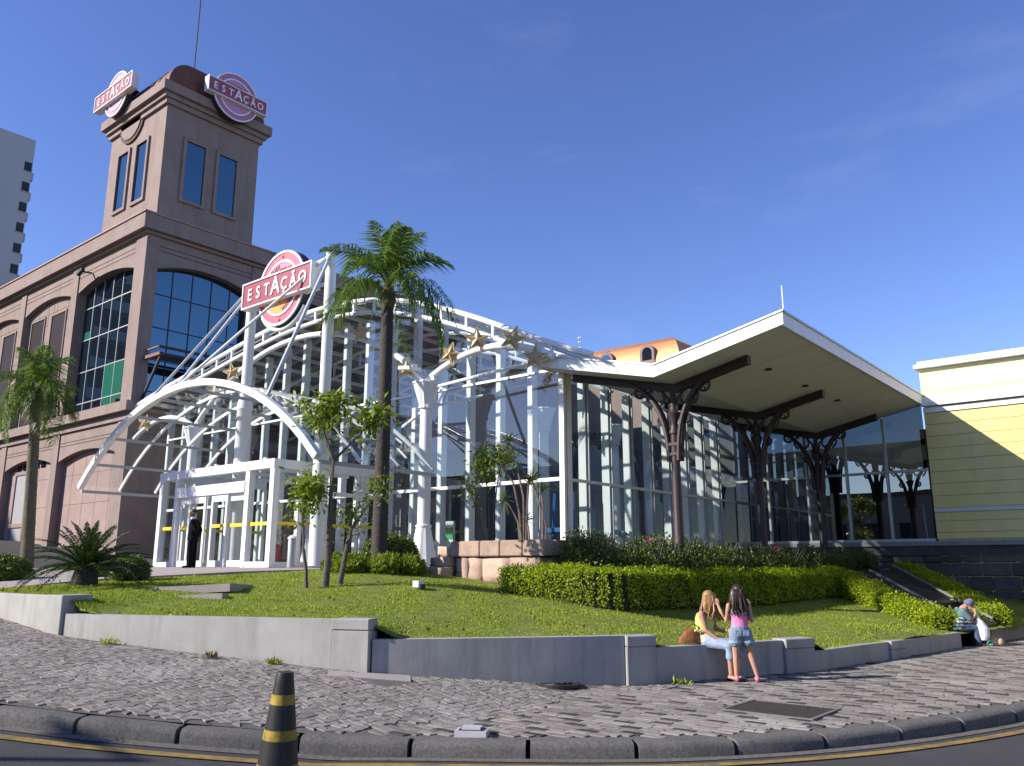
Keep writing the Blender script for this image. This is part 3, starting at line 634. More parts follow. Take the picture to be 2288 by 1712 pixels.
hp('star_arch', MB().tube(arc2, .10, 10), white, True)
arc3 = [(-32.3+dx, YA, 6.98+.62*(1-(dx/2.4)**2)) for dx in np.linspace(-2.4, 2.4, 15)]
hp('star_arch', MB().tube(arc3, .10, 10), white, True)
hp('tie_rod', MB().tube([(-17.05,YA,6.75),(-12.6,YA,6.98)], .05, 8), white)
hp('tie_rod', MB().tube([(-17.2,YA,6.1),(-19.2,YA+1.1,6.0)], .05, 8), white)
hp('tie_rod', MB().tube([(-16.9,YA,6.2),(-15.9,HY,6.6)], .04, 8), white)
for cx in (-17.05, -29.9): hp('arch_seat', MB().beam((cx-.35,YA,7.05),(cx+.0,YA,6.93),.14,.12).beam((cx+.35,YA,7.05),(cx,YA,6.93),.14,.12), white)
fl = thing('floodlight', 'white box floodlight on top of the flared column beside the palm', 'lamp', (-17.25, 16.5, 7.1))
ob('housing', MB().beam((-17.75,16.45,7.42),(-17.15,16.45,7.34),.34,.10).mesh('housing', white), fl)
ob('bracket', MB().beam((-17.35,16.5,7.3),(-17.1,16.75,7.0),.05).mesh('bracket', white), fl)
# dark inner hall: rear wall and a few fittings seen through the glass
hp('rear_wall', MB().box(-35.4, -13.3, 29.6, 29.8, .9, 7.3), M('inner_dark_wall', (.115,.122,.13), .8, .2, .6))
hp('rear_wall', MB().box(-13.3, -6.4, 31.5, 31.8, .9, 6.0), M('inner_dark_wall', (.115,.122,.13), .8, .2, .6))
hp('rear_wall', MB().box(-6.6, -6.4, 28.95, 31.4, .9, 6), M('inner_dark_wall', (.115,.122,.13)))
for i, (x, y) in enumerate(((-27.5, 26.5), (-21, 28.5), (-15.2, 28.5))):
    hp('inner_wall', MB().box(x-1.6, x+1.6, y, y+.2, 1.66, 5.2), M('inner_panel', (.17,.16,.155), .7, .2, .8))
ki = M('play_blue', (.02,.13,.36), .5, .08)
for i, (x, y, h, lab) in enumerate(((-13.9,19.6,1.5,'blue play frame inside the glass corner by the planter'),(-13.9,21.6,1.2,'smaller blue play frame behind the side glazing'))):
    t = thing('play_frame', lab, 'play frame', (x, y, 2.2))
    for dx, dyy in ((-.4,-.4),(.4,-.4),(.4,.4),(-.4,.4)): ob('leg', MB().tube([(x+dx,y+dyy,1.66),(x+dx*.8,y+dyy*.8,2.2+h)], .05, 6).mesh('leg', ki), t)
    ob('platform', MB().box(x-.5,x+.5,y-.5,y+.5,2.6,2.72).mesh('platform', ki), t)
    ob('slide', MB().beam((x+.5,y-.2,2.65),(x+.9,y+1.2,1.9),.4,.06).mesh('slide', ki), t)
po = thing('poster_stand', 'poster stand with white red and green sheet behind the glass near the round shrub', 'poster stand', (-17.9, 18.6, 1.66))
ob('post', MB().box(-17.93,-17.87,18.6,18.64,1.66,2.6).mesh('post', alu), po)
ps = ob('sheet', MB().box(-18.3,-17.5,18.56,18.59,2.25,3.0).mesh('sheet', white), po)
ob('print', MB().box(-18.26,-17.98,18.552,18.558,2.5,2.72).mesh('print', M('print_red', (.55,.05,.05))), ps); ob('print', MB().box(-17.9,-17.56,18.552,18.558,2.45,2.8).mesh('print', M('print_green', (.06,.35,.12))), ps)
# ------------------------------------------------------------------ gold stars hung on the arches
def star_mesh():
    mb = MB(); vs = [(0,-.10,0)]
    for k in range(10):
        r = .36 if k % 2 == 0 else .145; a = math.pi/2 + k*math.pi/5; vs.append((r*math.cos(a), 0, r*math.sin(a)))
    vs.append((0,.06,0)); mb.add(vs, [(0, 1+k, 1+(k+1)%10) for k in range(10)] + [(11, 1+(k+1)%10, 1+k) for k in range(10)]); return mb.mesh('star', gold)
def frame_mesh():
    mb = MB(); P = [(.37*math.cos(a) if k % 2 == 0 else .15*math.cos(a), -.01, .37*math.sin(a) if k % 2 == 0 else .15*math.sin(a)) for k, a in enumerate([math.pi/2+k*math.pi/5 for k in range(10)])]
    for k in range(10): mb.beam(P[k], P[(k+1)%10], .03)
    return mb.mesh('outline', M('star_edge', (.62,.48,.28), .4, .1, 6))
sm, sf = star_mesh(), frame_mesh()
stars = [(-33.5,7.5,.2,'gold star farthest left, seen through the entrance canopy glass'),(-28.3,8.15,.1,'gold star low on the arch beside the sign mast'),(-27.2,8.75,-.2,'gold star just above the canopy crown, left of the sign mast'),
 (-21.0,9.4,.15,'gold star highest on the big arch, behind the palm fronds'),(-19.9,8.95,-.1,'gold star just left of the palm trunk'),(-18.55,8.3,.2,'gold star just right of the palm trunk'),(-17.75,7.45,.05,'gold star beside the floodlight on the flared column'),
 (-15.95,7.6,.3,'gold star on the small arch right of the flared column'),(-14.9,7.85,0,'gold star at the crown of the small arch'),(-13.6,7.65,.35,'gold star on the small arch next to the canopy roof edge'),(-12.85,7.0,.1,'gold star tucked under the canopy roof corner')]
for i, (x, z, r, lab) in enumerate(stars):
    t = ob('star', sm); t.location = (x, YA-.2, z); t.rotation_euler = (0, r, random.uniform(.35,.8)); tag(t, lab, 'star', 'gold stars along the white arches')
    ob('outline', sf, t, local=True)
    ob('fixing', MB().beam((0,.0,0),(0,.22,-.05),.03).mesh('fixing', alu), t, local=True)
# ------------------------------------------------------------------ entrance canopy with masts
can = thing('entrance_canopy', 'arched glass entrance canopy on white ribs in front of the hall', 'canopy', (-22.7, 14.5, 4.3))
CX, CW, CZ0, CR = -22.7, 6.42, 4.25, 9.05
def can_z(x): return CZ0 + math.sqrt(max(CR*CR-(x-CX)**2, 0)) - math.sqrt(CR*CR-CW*CW)
CXS = np.linspace(CX-CW, CX+CW, 25)
cp = lambda name, mb, mat, smooth=False: ob(name, mb.mesh(name, mat, smooth), can)
def rib(y, w, h):
    mb = MB(); n = len(CXS); vs = []
    for x in CXS:
        a = (x-CX)/CR; nx_, nz_ = a, math.sqrt(1-a*a); z = can_z(x)
        vs += [(x-nx_*h/2, y-w/2, z-nz_*h/2), (x+nx_*h/2, y-w/2, z+nz_*h/2), (x+nx_*h/2, y+w/2, z+nz_*h/2), (x-nx_*h/2, y+w/2, z-nz_*h/2)]
    mb.add(vs, [(i*4+k, i*4+(k+1)%4, i*4+4+(k+1)%4, i*4+4+k) for i in range(n-1) for k in range(4)] + [(0,1,2,3), ((n-1)*4+3,(n-1)*4+2,(n-1)*4+1,(n-1)*4)]); return mb
cp('front_arch', rib(12.4, .17, .19), white)
for y in (13.75, 15.05, 16.35): cp('rib', rib(y, .055, .10), white)
px_ = [CX-CW*math.sin(t)/math.sin(1.0) for t in np.linspace(-1, 1, 11)]
for i, x in enumerate(px_):
    z = can_z(x); w = .11 if i in (0, 10) else .055
    cp('eave_beam' if i in (0, 10) else 'purlin', MB().box(x-w/2, x+w/2, 12.45, 16.4, z-.16, z-.07), M('canopy_steel', (.42,.42,.42), .45, .04))
for i in range(10):
    for y0, y1 in ((12.45,13.74),(13.77,15.04),(15.07,16.34)):
        a, b = px_[i], px_[i+1]; mid = (a+b)/2
        q = [(a,can_z(a)+.08),(mid,can_z(mid)+.08),(b,can_z(b)+.08)]
        cp('glass_pane', MB().add([(p[0], y, p[1]) for y in (y0, y1) for p in q], [(0,1,4,3),(1,2,5,4)]), clearglass)
# cross braces under the glass at the rear
cp('brace', MB().tube([(-17.6,16.4,can_z(-17.6)-.2),(-19.2,16.4,can_z(-19.2)-.1),(-17.4,16.4,can_z(-18)-.9)], .035, 6), white)
# masts
mast_m = white
def mast(x, zt, lab):
    t = thing('sign_mast', lab, 'mast', (x, 14.8, 1.66), group='white sign masts rising through the canopy')
    ob('shaft', MB().lathe([(.155, can_z(x)), (.155, 6.4), (.165, 6.42), (.165, zt), (.14, zt+.02)], (x, 14.8, 0), 18).mesh('shaft', mast_m, True), t)
    ob('sleeve', MB().lathe([(.23, 1.66), (.23, can_z(x)-.35), (.27, can_z(x)-.3), (.2, can_z(x)+.05)], (x, 14.8, 0), 18).mesh('sleeve', mast_m, True), t)
    return t
m1 = mast(-23.35, 10.75, 'white round mast left of the rose sign, standing inside the entrance lobby'); m2 = mast(-19.25, 10.95, 'white round mast right of the rose sign, beside the palm')
def rod(par, a, b, r=.045):
    o = ob('tie_rod', MB().tube([a, b], r, 8).mesh('tie_rod', M('rod_grey_paint', (.55,.56,.57), .4, .04), True), par); return o
T1, T2 = (-23.35,14.7,10.7), (-19.25,14.7,10.85)
def anchor(x): return (x, 12.5, can_z(x)+.1)
rod(m1, T1, anchor(-25.5)); rod(m1, (-23.3,14.72,10.6), anchor(-23.5)); rod(m2, T2, anchor(-23.42)); rod(m2, (-19.2,14.7,10.8), anchor(-18.7), .055)
# ------------------------------------------------------------------ round sign between the masts
def add_text_ring(parent, x0, y, z0, chars, size, mat, dx, big=3, bigs=1.45, rot=None, ext=.012, bold=.012):
    for i, ch in enumerate(chars):
        s = size*(bigs if i == big else 1)
        me = inst_text(ch, s, ext, mat, 'letter', bold=bold*s)
        o = bpy.data.objects.new('letter', me); COL.objects.link(o); o.parent = parent
        M_ = Matrix.Translation((x0+(i-3)*dx, y, z0+(.03 if i == big else 0))) @ Euler((math.pi/2,0,0)).to_matrix().to_4x4() @ Matrix.Diagonal((.86,1,1,1))
        me.transform(M_); WLOC[o] = Vector((0,0,0))
def round_sign(root, R, bw, bh, mats, d=.30, shopping=True, dz=0, tick=True):
    """built facing -y round the root's origin"""
    face, ring, inner, bar, letter = mats
    def disc(r0, r1, y0, y1, name, mat, n=48, par=root):
        mb = MB(); 
        if r0 == 0: mb.prism([(r1*math.cos(a), r1*math.sin(a)) for a in np.linspace(0, 2*math.pi, n, endpoint=False)], 'y', y0, y1)
        else:
            vs = []
            for r, y in ((r0,y0),(r1,y0),(r1,y1),(r0,y1)): vs += [(r*math.cos(a), y, r*math.sin(a)) for a in np.linspace(0, 2*math.pi, n, endpoint=False)]
            mb.add(vs, [(k*n+i, k*n+(i+1)%n, ((k+1)%4)*n+(i+1)%n, ((k+1)%4)*n+i) for k in range(4) for i in range(n)])
        return ob(name, mb.mesh(name, mat), par, local=True)
    dsc = disc(0, R, 0, d, 'disc', face)
    disc(R-.06, R+.01, -.03, .02, 'rim', white, par=dsc); disc(R*.9, R+.02, .021, d+.02, 'housing', M('sign_housing', (.035,.03,.045), .5, .1), par=dsc)
    disc(R*.70, R*.755, -.03, 0, 'inner_ring', white, par=dsc)
    disc(0, R*.70, -.012, .0, 'inner_disc', inner, par=dsc)
    if tick:
        for k in range(11):
            for a0 in (math.radians(100+k*6.2), math.radians(282+k*5.5)):
                c, s = math.cos(a0), math.sin(a0); r0, r1 = R*.56, R*.655
                ob('tick', MB().beam((c*r0,-.018,s*r0),(c*r1,-.018,s*r1),.03,.02).mesh('tick', dark_metal), dsc, local=True)
        for z in (R*.86, -R*.86): ob('bolt', MB().lathe([(.055,0),(.05,.03),(.02,.05)], (0,0,0), 10).mesh('bolt', orange_s), dsc, local=True).matrix_local = Matrix.Translation((0,-.0,z)) @ Euler((math.pi/2,0,0)).to_matrix().to_4x4()
        ow = [(R*.69*math.cos(a), R*.69*math.sin(a)) for a in np.linspace(math.radians(207), math.radians(285), 12)] + [(R*.3, -bh*.45), (-R*.6, -bh*.45)]
        ob('orange_wedge', MB().prism(ow, 'y', -.016, -.008).mesh('orange_wedge', orange_s), dsc, local=True)
    br = ob('name_bar', MB().box(-bw/2, bw/2, -.20, -.02, -bh/2, bh/2).mesh('name_bar', bar), root, local=True)
    fr = MB(); e = .045
    fr.box(-bw/2-e, bw/2+e, -.235, .14, bh/2, bh/2+e).box(-bw/2-e, bw/2+e, -.235, .14, -bh/2-e, -bh/2).box(-bw/2-e, -bw/2, -.23, .14, -bh/2, bh/2).box(bw/2, bw/2+e, -.23, .14, -bh/2, bh/2)
    ob('bar_frame', fr.mesh('bar_frame', white), br, local=True)
    add_text_ring(br, 0, -.215, -.02, 'ESTAÇÃO', bh*.74, letter, bw*.130)
    if shopping:
        me = inst_text('SHOPPING', R*.2, .006, ring, 'lettering'); me.transform(Matrix.Translation((0,-.02,bh/2+R*.14)) @ Euler((math.pi/2,0,0)).to_matrix().to_4x4()); o = bpy.data.objects.new('lettering', me); COL.objects.link(o); o.parent = dsc
letter_w = M('letter_white', (.80,.77,.74), .4, .02)
sgn = thing('round_sign', 'rose round sign with a white-lettered bar, held between the two white masts', 'sign', (-21.4, 14.55, 10.25))
round_sign(sgn, 1.22, 3.55, .78, (pink_sign, red_sign, pink2_sign, red_sign, letter_w))
cr = MB().tube([(-1.95,.2,.25),(1.95,.2,.55)], .06, 8).tube([(-1.95,.2,-.35),(1.95,.2,-.25)], .06, 8); ob('cross_bar', cr.mesh('cross_bar', white), sgn, local=True)
ca = [(1.33*math.cos(a), .15, 1.33*math.sin(a)) for a in np.linspace(math.radians(215), math.radians(325), 14)]
ob('cradle', MB().tube(ca, .075, 8).mesh('cradle', white, True), sgn, local=True)
s2 = thing('round_sign', 'lilac round sign with lettered bar on the sunlit side of the tower', 'sign', (-40.25, 16.75, 25.55), 0, 'round signs on the tower'); round_sign(s2, 1.22, 4.0, .78, (lilac, plum, M('sign_lilac_light', (.46,.27,.42), .4, .04), red_sign, letter_w), d=.3, tick=False)
s3 = thing('round_sign', 'plum round sign with lettered bar on the shaded side of the tower', 'sign', (-35.3, 20.6, 25.25), math.pi/2, 'round signs on the tower'); round_sign(s3, 1.28, 3.3, .72, (M('sign_mauve', (.42,.17,.33), .4, .05), plum, M('sign_mauve_light', (.50,.24,.42), .4, .04), plum, letter_w), d=.35, tick=False)
for sx, q in ((s2, 1), (s3, 1)): ob('bracket', MB().box(-.5,.5,.3,.9,-.6,-.5).box(-.5,.5,.3,.9,.3,.4).mesh('bracket', dark_metal), sx, local=True)
# ------------------------------------------------------------------ entrance vestibule with sliding doors
ve = thing('entrance_lobby', 'white framed glass entrance lobby with two sliding doors and a yellow stripe', 'entrance', (-23.4, 13.9, 1.62))
vp = lambda name, mb, mat, par=None: ob(name, mb.mesh(name, mat), par or ve)
VX0, VX1, VY0, VY1, VZ0, VZ1 = -26.62, -20.2, 13.9, 17.92, 1.62, 4.68
FW = .20
xp = [VX0, -25.6, -21.45, VX1-FW]
for x, w in ((VX0,FW),(-25.62,.17),(-21.62,.20),(VX1-FW,FW)): vp('post', MB().box(x, x+w, VY0, VY0+.2, VZ0, VZ1-.26), white)
vp('head_beam', MB().box(VX0, VX1, VY0-.02, VY0+.22, VZ1-.26, VZ1), white)
vp('door_header', MB().box(-25.45, -21.62, VY0-.03, VY0+.24, 3.80, 4.12), white)
vp('sill_plate', MB().box(VX0+FW, -25.62, VY0+.02, VY0+.16, VZ0, VZ0+.16), white); vp('sill_plate', MB().box(-21.42, VX1-FW, VY0+.02, VY0+.16, VZ0, VZ0+.16), white)
def pane_y(x0, x1, y, z0, z1, name='pane', par=None, stripe=True):
    p = vp(name, MB().add([(x0,y,z0),(x1,y,z0),(x1,y,z1),(x0,y,z1)], [(0,1,2,3)]), clearglass, par)
    if stripe: vp('stripe', MB().box(x0, x1, y-.014, y-.006, 2.80, 2.90), ystripe, par or p)
    return p
pane_y(VX0+FW, -25.62, VY0+.1, VZ0+.16, VZ1-.26); pane_y(-21.42, VX1-FW, VY0+.1, VZ0+.16, VZ1-.26)
vp('transom_pane', MB().add([(-25.45,VY0+.1,4.12),(-21.62,VY0+.1,4.12),(-21.62,VY0+.1,VZ1-.26),(-25.45,VY0+.1,VZ1-.26)], [(0,1,2,3)]), clearglass)
for x0, x1, y in ((-25.42,-24.50,VY0+.14),(-24.75,-23.76,VY0+.06),(-23.42,-22.55,VY0+.06),(-22.65,-21.63,VY0+.14)):
    d = vp('sliding_door', MB().box(x0, x0+.09, y-.03, y+.03, VZ0+.02, 3.79).box(x1-.09, x1, y-.03, y+.03, VZ0+.02, 3.79).box(x0+.09, x1-.09, y-.03, y+.03, VZ0+.02, VZ0+.2).box(x0+.09, x1-.09, y-.03, y+.03, 3.58, 3.79), white)
    pane_y(x0+.09, x1-.09, y, VZ0+.2, 3.58, par=d)
# side and rear frames, roof
sys_ = [VY0+.2, 14.85, 15.95, 17.0, VY1]
for i, y in enumerate(sys_[1:]): vp('post', MB().box(VX1-.12, VX1-.0, y-.07, y+.07, VZ0, VZ1-.26), white); vp('post', MB().box(VX0, VX0+.12, y-.07, y+.07, VZ0, VZ1-.26), white)
for x in (VX1-.16, VX0): vp('head_beam', MB().box(x, x+.16, VY0+.22, VY1, VZ1-.26, VZ1-.003), white); vp('sill_plate', MB().box(x+.02, x+.12, VY0+.2, VY1, VZ0, VZ0+.15), white)
for i in range(4):
    for x in (VX1-.06, VX0+.06):
        p = vp('pane', MB().add([(x,sys_[i]+.07*(i>0),VZ0+.15),(x,sys_[i+1]-.07,VZ0+.15),(x,sys_[i+1]-.07,VZ1-.26),(x,sys_[i]+.07*(i>0),VZ1-.26)], [(0,1,2,3)]), clearglass)
        vp('stripe', MB().box(x+.006, x+.014, sys_[i]+.07*(i>0), sys_[i+1]-.07, 2.8, 2.9), ystripe, p)
vp('transom_rail', MB().box(VX1-.1, VX1-.02, sys_[2]+.07, sys_[4]-.07, 3.74, 3.86), white)
for i in range(4): vp('roof_pane', MB().add([(VX0+.1+i*1.58,VY0+.2,VZ1-.06),(VX0+.1+(i+1)*1.58-.05,VY0+.2,VZ1-.06),(VX0+.1+(i+1)*1.58-.05,VY1,VZ1-.06),(VX0+.1+i*1.58,VY1,VZ1-.06)], [(0,1,2,3)]), clearglass)
for i in range(1, 4): vp('roof_bar', MB().box(VX0+.05+i*1.58, VX0+.11+i*1.58, VY0+.2, VY1, VZ1-.16, VZ1-.05), white)
for x in np.linspace(VX0+.6, VX1-.6, 5): vp('roof_lamp', MB().box(x-.06, x+.06, VY0+.05, VY0+.15, VZ1, VZ1+.07), white)
bol = thing('litter_bin', 'white metal litter bin standing outside the lobby side wall', 'bin', (-19.3,14.3,1.62))
ob('body', MB().lathe([(.115,0),(.115,.72),(.10,.76)], (-19.3,14.0,1.62), 16).mesh('body', alu, True), bol); ob('lid', MB().lathe([(.13,.76),(.13,.80),(.06,.86)], (-19.3,14.0,1.62), 16).mesh('lid', white, True), bol)
ext = thing('floor_vase', 'red floor vase with yellow flowers inside the entrance doors', 'vase', (-23.2,16.2,1.62))
ob('vase', MB().lathe([(.12,0),(.2,.25),(.16,.6),(.1,.7)], (-23.2,16.2,1.66), 14).mesh('vase', M('vase_red', (.5,.03,.03), .3), True), ext); ob('flowers', leaves(np.array([-23.2,16.2,2.6])+RNG.normal(0,.16,(60,3)), .14, M('flower_yellow', (.5,.4,.06)), 'flowers'), ext)
# ------------------------------------------------------------------ butterfly canopy on three iron columns
vr = thing('butterfly_canopy', 'white V-shaped canopy roof carried by the iron columns', 'canopy', (-9.6, 22.8, 6.1))
RXL, RXV, RXR, RY0, RY1 = -13.08, -9.55, -6.36, 16.94, 28.68
ZL, ZV, ZR, TH = 6.86, 6.05, 6.76, .27
vpp = lambda name, mb, mat, par=None: ob(name, mb.mesh(name, mat), par or vr)
pl = lambda x: ZV + (ZL-ZV)*(RXV-x)/(RXV-RXL) if x < RXV else ZV + (ZR-ZV)*(x-RXV)/(RXR-RXV)
vpp('roof_deck', MB().prism([(RXL, ZL+.06),(RXV, ZV+.06),(RXR, ZR+.06),(RXR, ZR+TH),(RXV, ZV+TH),(RXL, ZL+TH)], 'y', RY0+.05, RY1+.3), M('deck_grey', (.4,.4,.4)))
vpp('front_fascia', MB().prism([(RXL-.03, ZL),(RXV, ZV),(RXR+.03, ZR),(RXR+.03, ZR+TH+.02),(RXV, ZV+TH+.02),(RXL-.03, ZL+TH+.02)], 'y', RY0, RY0+.05), white)
vpp('fascia_trim', MB().prism([(RXL-.05, ZL+TH+.022),(RXV, ZV+TH+.022),(RXR+.05, ZR+TH+.022),(RXR+.05, ZR+TH+.06),(RXV, ZV+TH+.06),(RXL-.05, ZL+TH+.06)], 'y', RY0-.03, RY0+.06), alu)
vpp('side_fascia', MB().box(RXR-.02, RXR+.03, RY0+.052, RY1, ZR-.03, ZR+TH), white); vpp('side_fascia', MB().box(RXL-.03, RXL+.02, RY0+.052, HY-.15, ZL-.03, ZL+TH), white)
vpp('fascia_trim', MB().box(RXR-.03, RXR+.06, RY0+.062, RY1, ZR+TH+.002, ZR+TH+.05), alu)
for a, b in ((RXL+.02, RXV), (RXV, RXR-.02)):
    xs_ = np.linspace(a, b, 3 if a == RXV else 4)
    for i in range(len(xs_)-1):
        for y0 in np.linspace(RY0+.06, RY1-1.95, 6):
            x0, x1 = xs_[i]+.006, xs_[i+1]-.006; q = MB().add([(x, y, pl(x)+dz) for dz in (.0, .05) for x, y in ((x0,y0+.008),(x1,y0+.008),(x1,y0+1.93),(x0,y0+1.93))], [(0,1,2,3),(7,6,5,4),(0,4,5,1),(1,5,6,2),(2,6,7,3),(3,7,4,0)])
            vpp('soffit_panel', q, soffit_m)
for y in (19.5, 22.0, 24.6): 
    x = -7.75; vpp('downlight', MB().lathe([(.10,-.02),(.10,.01)], (x, y, pl(x)-.005), 12), dark_metal)
def iron_column(y, lab):
    X = -9.62; t = thing('iron_column', lab, 'column', (X, y, 2.0), 0, 'ornate iron columns under the V-shaped roof')
    P = lambda name, mb, smooth=True: ob(name, mb.mesh(name, iron, smooth), t)
    P('shaft', MB().lathe([(.17,1.2),(.17,1.5),(.125,1.6),(.105,4.3),(.10,4.8),(.13,4.82),(.13,4.88),(.10,4.95),(.085,5.08),(.15,5.28),(.165,5.33),(.10,5.38),(.075,5.5),(.09,5.56),(.07,5.62),(.07,6.02)], (X, y, 0), 14))
    for z in (4.28, 4.52): P('clamp', MB().box(X-.17, X+.17, y-.12, y+.12, z, z+.07), False)
    for sx in (-1, 1):
        for yy in (-.085, .085):
            pts = []; xe = 2.75 if sx < 0 else 1.75
            for s in np.linspace(0, 1, 14):
                dx = .13 + (xe-.13)*s**2.1; z = 4.15 + (pl(X+sx*xe)-.14-4.15)*(1-(1-s)**1.9); pts.append((X+sx*dx, y+yy*(1-.4*s), min(z, pl(X+sx*dx)-.10)))
            P('arm', MB().tube(pts, [.058]*13+[.05], 7))
        def ring(cx, cz, r, w=.034, a0=0, a1=2*math.pi):
            P('scroll', MB().tube([(cx+r*math.cos(a), y, cz+r*math.sin(a)) for a in np.linspace(a0, a1, 18)], w, 6))
            for a in np.linspace(a0+.3, a1-.3, 6):
                P('leaf', MB().beam((cx+r*math.cos(a), y, cz+r*math.sin(a)), (cx+(r-.10)*math.cos(a+.25), y, cz+(r-.10)*math.sin(a+.25)), .045, .02), False)
        f = 1 if sx < 0 else .92
        ring(X+sx*.92*f, pl(X+sx*.92)-.30, .15); ring(X+sx*.48*f, pl(X+sx*.5)-.40, .245, a0=-1.2, a1=4.2); ring(X+sx*.33, 5.18, .10)
        P('bracket', MB().tube([(X+sx*.06,y,5.2),(X+sx*.12,y,5.7),(X+sx*.32,y,pl(X+sx*.3)-.2),(X+sx*.62,y,pl(X+sx*.6)-.14)], .035, 6))
    for x0, x1 in ((X-2.95, RXV), (RXV, X+1.95)):
        P('beam', MB().add([(x, yy, pl(x)+dz) for x in (x0, x1) for yy, dz in ((y-.08,-.21),(y+.08,-.21),(y+.08,-.005),(y-.08,-.005))], [(0,1,2,3),(7,6,5,4),(0,4,5,1),(1,5,6,2),(2,6,7,3),(3,7,4,0)]), False)
    P('beam_end', MB().box(X+1.95, X+2.03, y-.10, y+.10, pl(X+2)-.22, pl(X+2)-.01), False)
    return t
for y, lab in ((18.0, 'wine-coloured iron column nearest the canopy front, in partial sun'), (23.0, 'dark iron column in the middle of the three under the canopy'), (27.9, 'dark iron column farthest back, in front of the end glazing')): iron_column(y, lab)
lr = thing('antenna', 'white lightning rod on the canopy roof', 'antenna', (-9.6, 26, 6.4)); ob('rod', MB().tube([(-9.6,25.8,6.3),(-9.6,25.8,10.75)], .02, 6).mesh('rod', white), lr); ob('ball', MB().lathe([(.0,-.07),(.07,0),(0,.07)], (-9.6,25.8,9.55), 10).mesh('ball', white, True), lr)
# end glazing between hall and yellow building
eg = thing('end_glazing', 'dark reflecting glass wall between the hall and the yellow building', 'glass wall', (-9.6, 28.7, 2.45))
exs = [-12.97, -11.7, -10.3, -8.95, -7.66, -6.40]
mirror = glassmat('dark_mirror_glass', (.10,.12,.13), 2.6, wav=.02)
for i in range(5):
    a, b = exs[i]+.02, exs[i+1]-.02
    for z0, z1 in ((2.5, 4.62), (4.70, None)):
        zz = (pl(a)+.055, pl(b)+.055) if z1 is None else (z1, z1)
        ob('pane', MB().add([(a,28.74,z0),(b,28.74,z0),(b,28.74,zz[1]),(a,28.74,zz[0])], [(0,1,2,3)]).mesh('pane', mirror), eg)
    if i: ob('mullion', MB().box(exs[i]-.035, exs[i]+.035, 28.66, 28.75, 2.45, pl(exs[i])-.02).mesh('mullion', alu), eg)
ob('rail', MB().box(exs[0], exs[-1], 28.68, 28.735, 4.62, 4.70).mesh('rail', alu), eg); ob('sill', MB().box(exs[0], exs[-1], 28.64, 28.78, 2.42, 2.50).mesh('sill', alu), eg)
# ------------------------------------------------------------------ yellow boarded building on a dark stone base
yb = thing('yellow_building', 'yellow boarded building with white cornices on a dark stone base', 'building', (-2, 28.71, 0))
yp = lambda name, mb, mat: ob(name, mb.mesh(name, mat), yb)
X0, X1, Y0 = -6.36, 14.0, 28.71
yp('wall', MB().box(X0+.02, X1, Y0+.04, 46, 0, 8.02), M('yellow_wall', (.62,.52,.22), .7))
zb = [2.50, 2.66, 3.02, 3.30]
def board(z0, z1): yp('board', MB().box(X0, X1, Y0, Y0+.045, z0+.007, z1-.007), yellow)
for a, b in ((2.48,2.68),(2.68,3.03),(3.03,3.30)): board(a, b)
yp('band', MB().box(X0-.0, X1, Y0-.03, Y0+.045, 3.31, 3.43), M('band_grey_white', (.62,.61,.60), .6, .04))
zc = np.linspace(3.44, 6.46, 9)
for i in range(8): board(zc[i], zc[i+1])
yp('band', MB().box(X0, X1, Y0-.05, Y0+.045, 6.47, 6.64), white); yp('moulding', MB().box(X0-.03, X1, Y0-.16, Y0+.04, 6.68, 6.80), white); yp('moulding', MB().box(X0-.02, X1, Y0-.10, Y0+.04, 6.802, 6.99), white)
yp('frieze', MB().box(X0, X1, Y0-.02, Y0+.045, 7.0, 7.92), M('frieze_sunlit_pale', (.78,.70,.38), .6, .05))  # yellow frieze, its colour paled to stand for the glare of full sun
for k in range(3): yp('frieze_panel', MB().box(X0+.28+k*6.2, X0+6.1+k*6.2, Y0-.04, Y0-.018, 7.2, 7.72), white)
yp('cornice', MB().box(X0-.12, X1, Y0-.22, Y0+.3, 7.925, 8.05), white); yp('cornice', MB().box(X0-.02, X1, Y0-.10, Y0+.3, 8.053, 8.16), white)
yp('sill_course', MB().box(-12.9, X1, Y0-.12, Y0+.03, 2.28, 2.42), M('grey_course', (.24,.24,.25), .8, .15, 3)); yp('sill_course', MB().box(-12.9, X1, Y0-.05, Y0+.03, 1.98, 2.275), stone_dark)
yp('base_core', MB().box(-12.9, X1, Y0+.05, Y0+.6, -.5, 2.2), bed)
z = -.3; r = 0
while z < 1.95:
    h = random.uniform(.34, .46); h = min(h, 1.97-z); x = -9.5 + random.uniform(0, .4)
    while x < 3.5:
        w = random.uniform(.5, .95); q = bevel(MB().box(x+.012, x+w-.012, Y0-.02-random.uniform(0,.05), Y0+.045, z+.012, z+h-.012).mesh('stone', stone_dark), .03); ob('stone', q, yb); x += w
    z += h; r += 1
# ------------------------------------------------------------------ far buildings
ap = thing('apartment_tower', 'pale grey apartment tower with a column of small dark windows, far left', 'building', (-116, 31, 0))
ob('wall', MB().box(-124, -110, 18, 36.4, -1, 55.7).mesh('wall', blockm), ap)
for k in range(19):
    z = 52.45-2.78*k
    if z < 3: break
    for a, b in ((35.45, 36.32), (31.2, 32.15)):
        w = ob('window', MB().box(-110.04, -109.98, a, b, z-1.25, z).mesh('window', M('far_window', (.02,.02,.025), .3)), ap)
        ob('sill', MB().box(-110.0, -109.9, a-.1, b+.1, z-1.36, z-1.26).mesh('sill', blockm), w)
    ob('balcony', MB().box(-114, -110.3, 36.4, 36.75, z-2.2, z-1.1).mesh('balcony', M('balcony_lilac', (.40,.38,.46), .8)), ap)
cpv = thing('copper_pavilion', 'copper mansard roof with arched dormers rising behind the canopy', 'building', (-30, 46, 0))
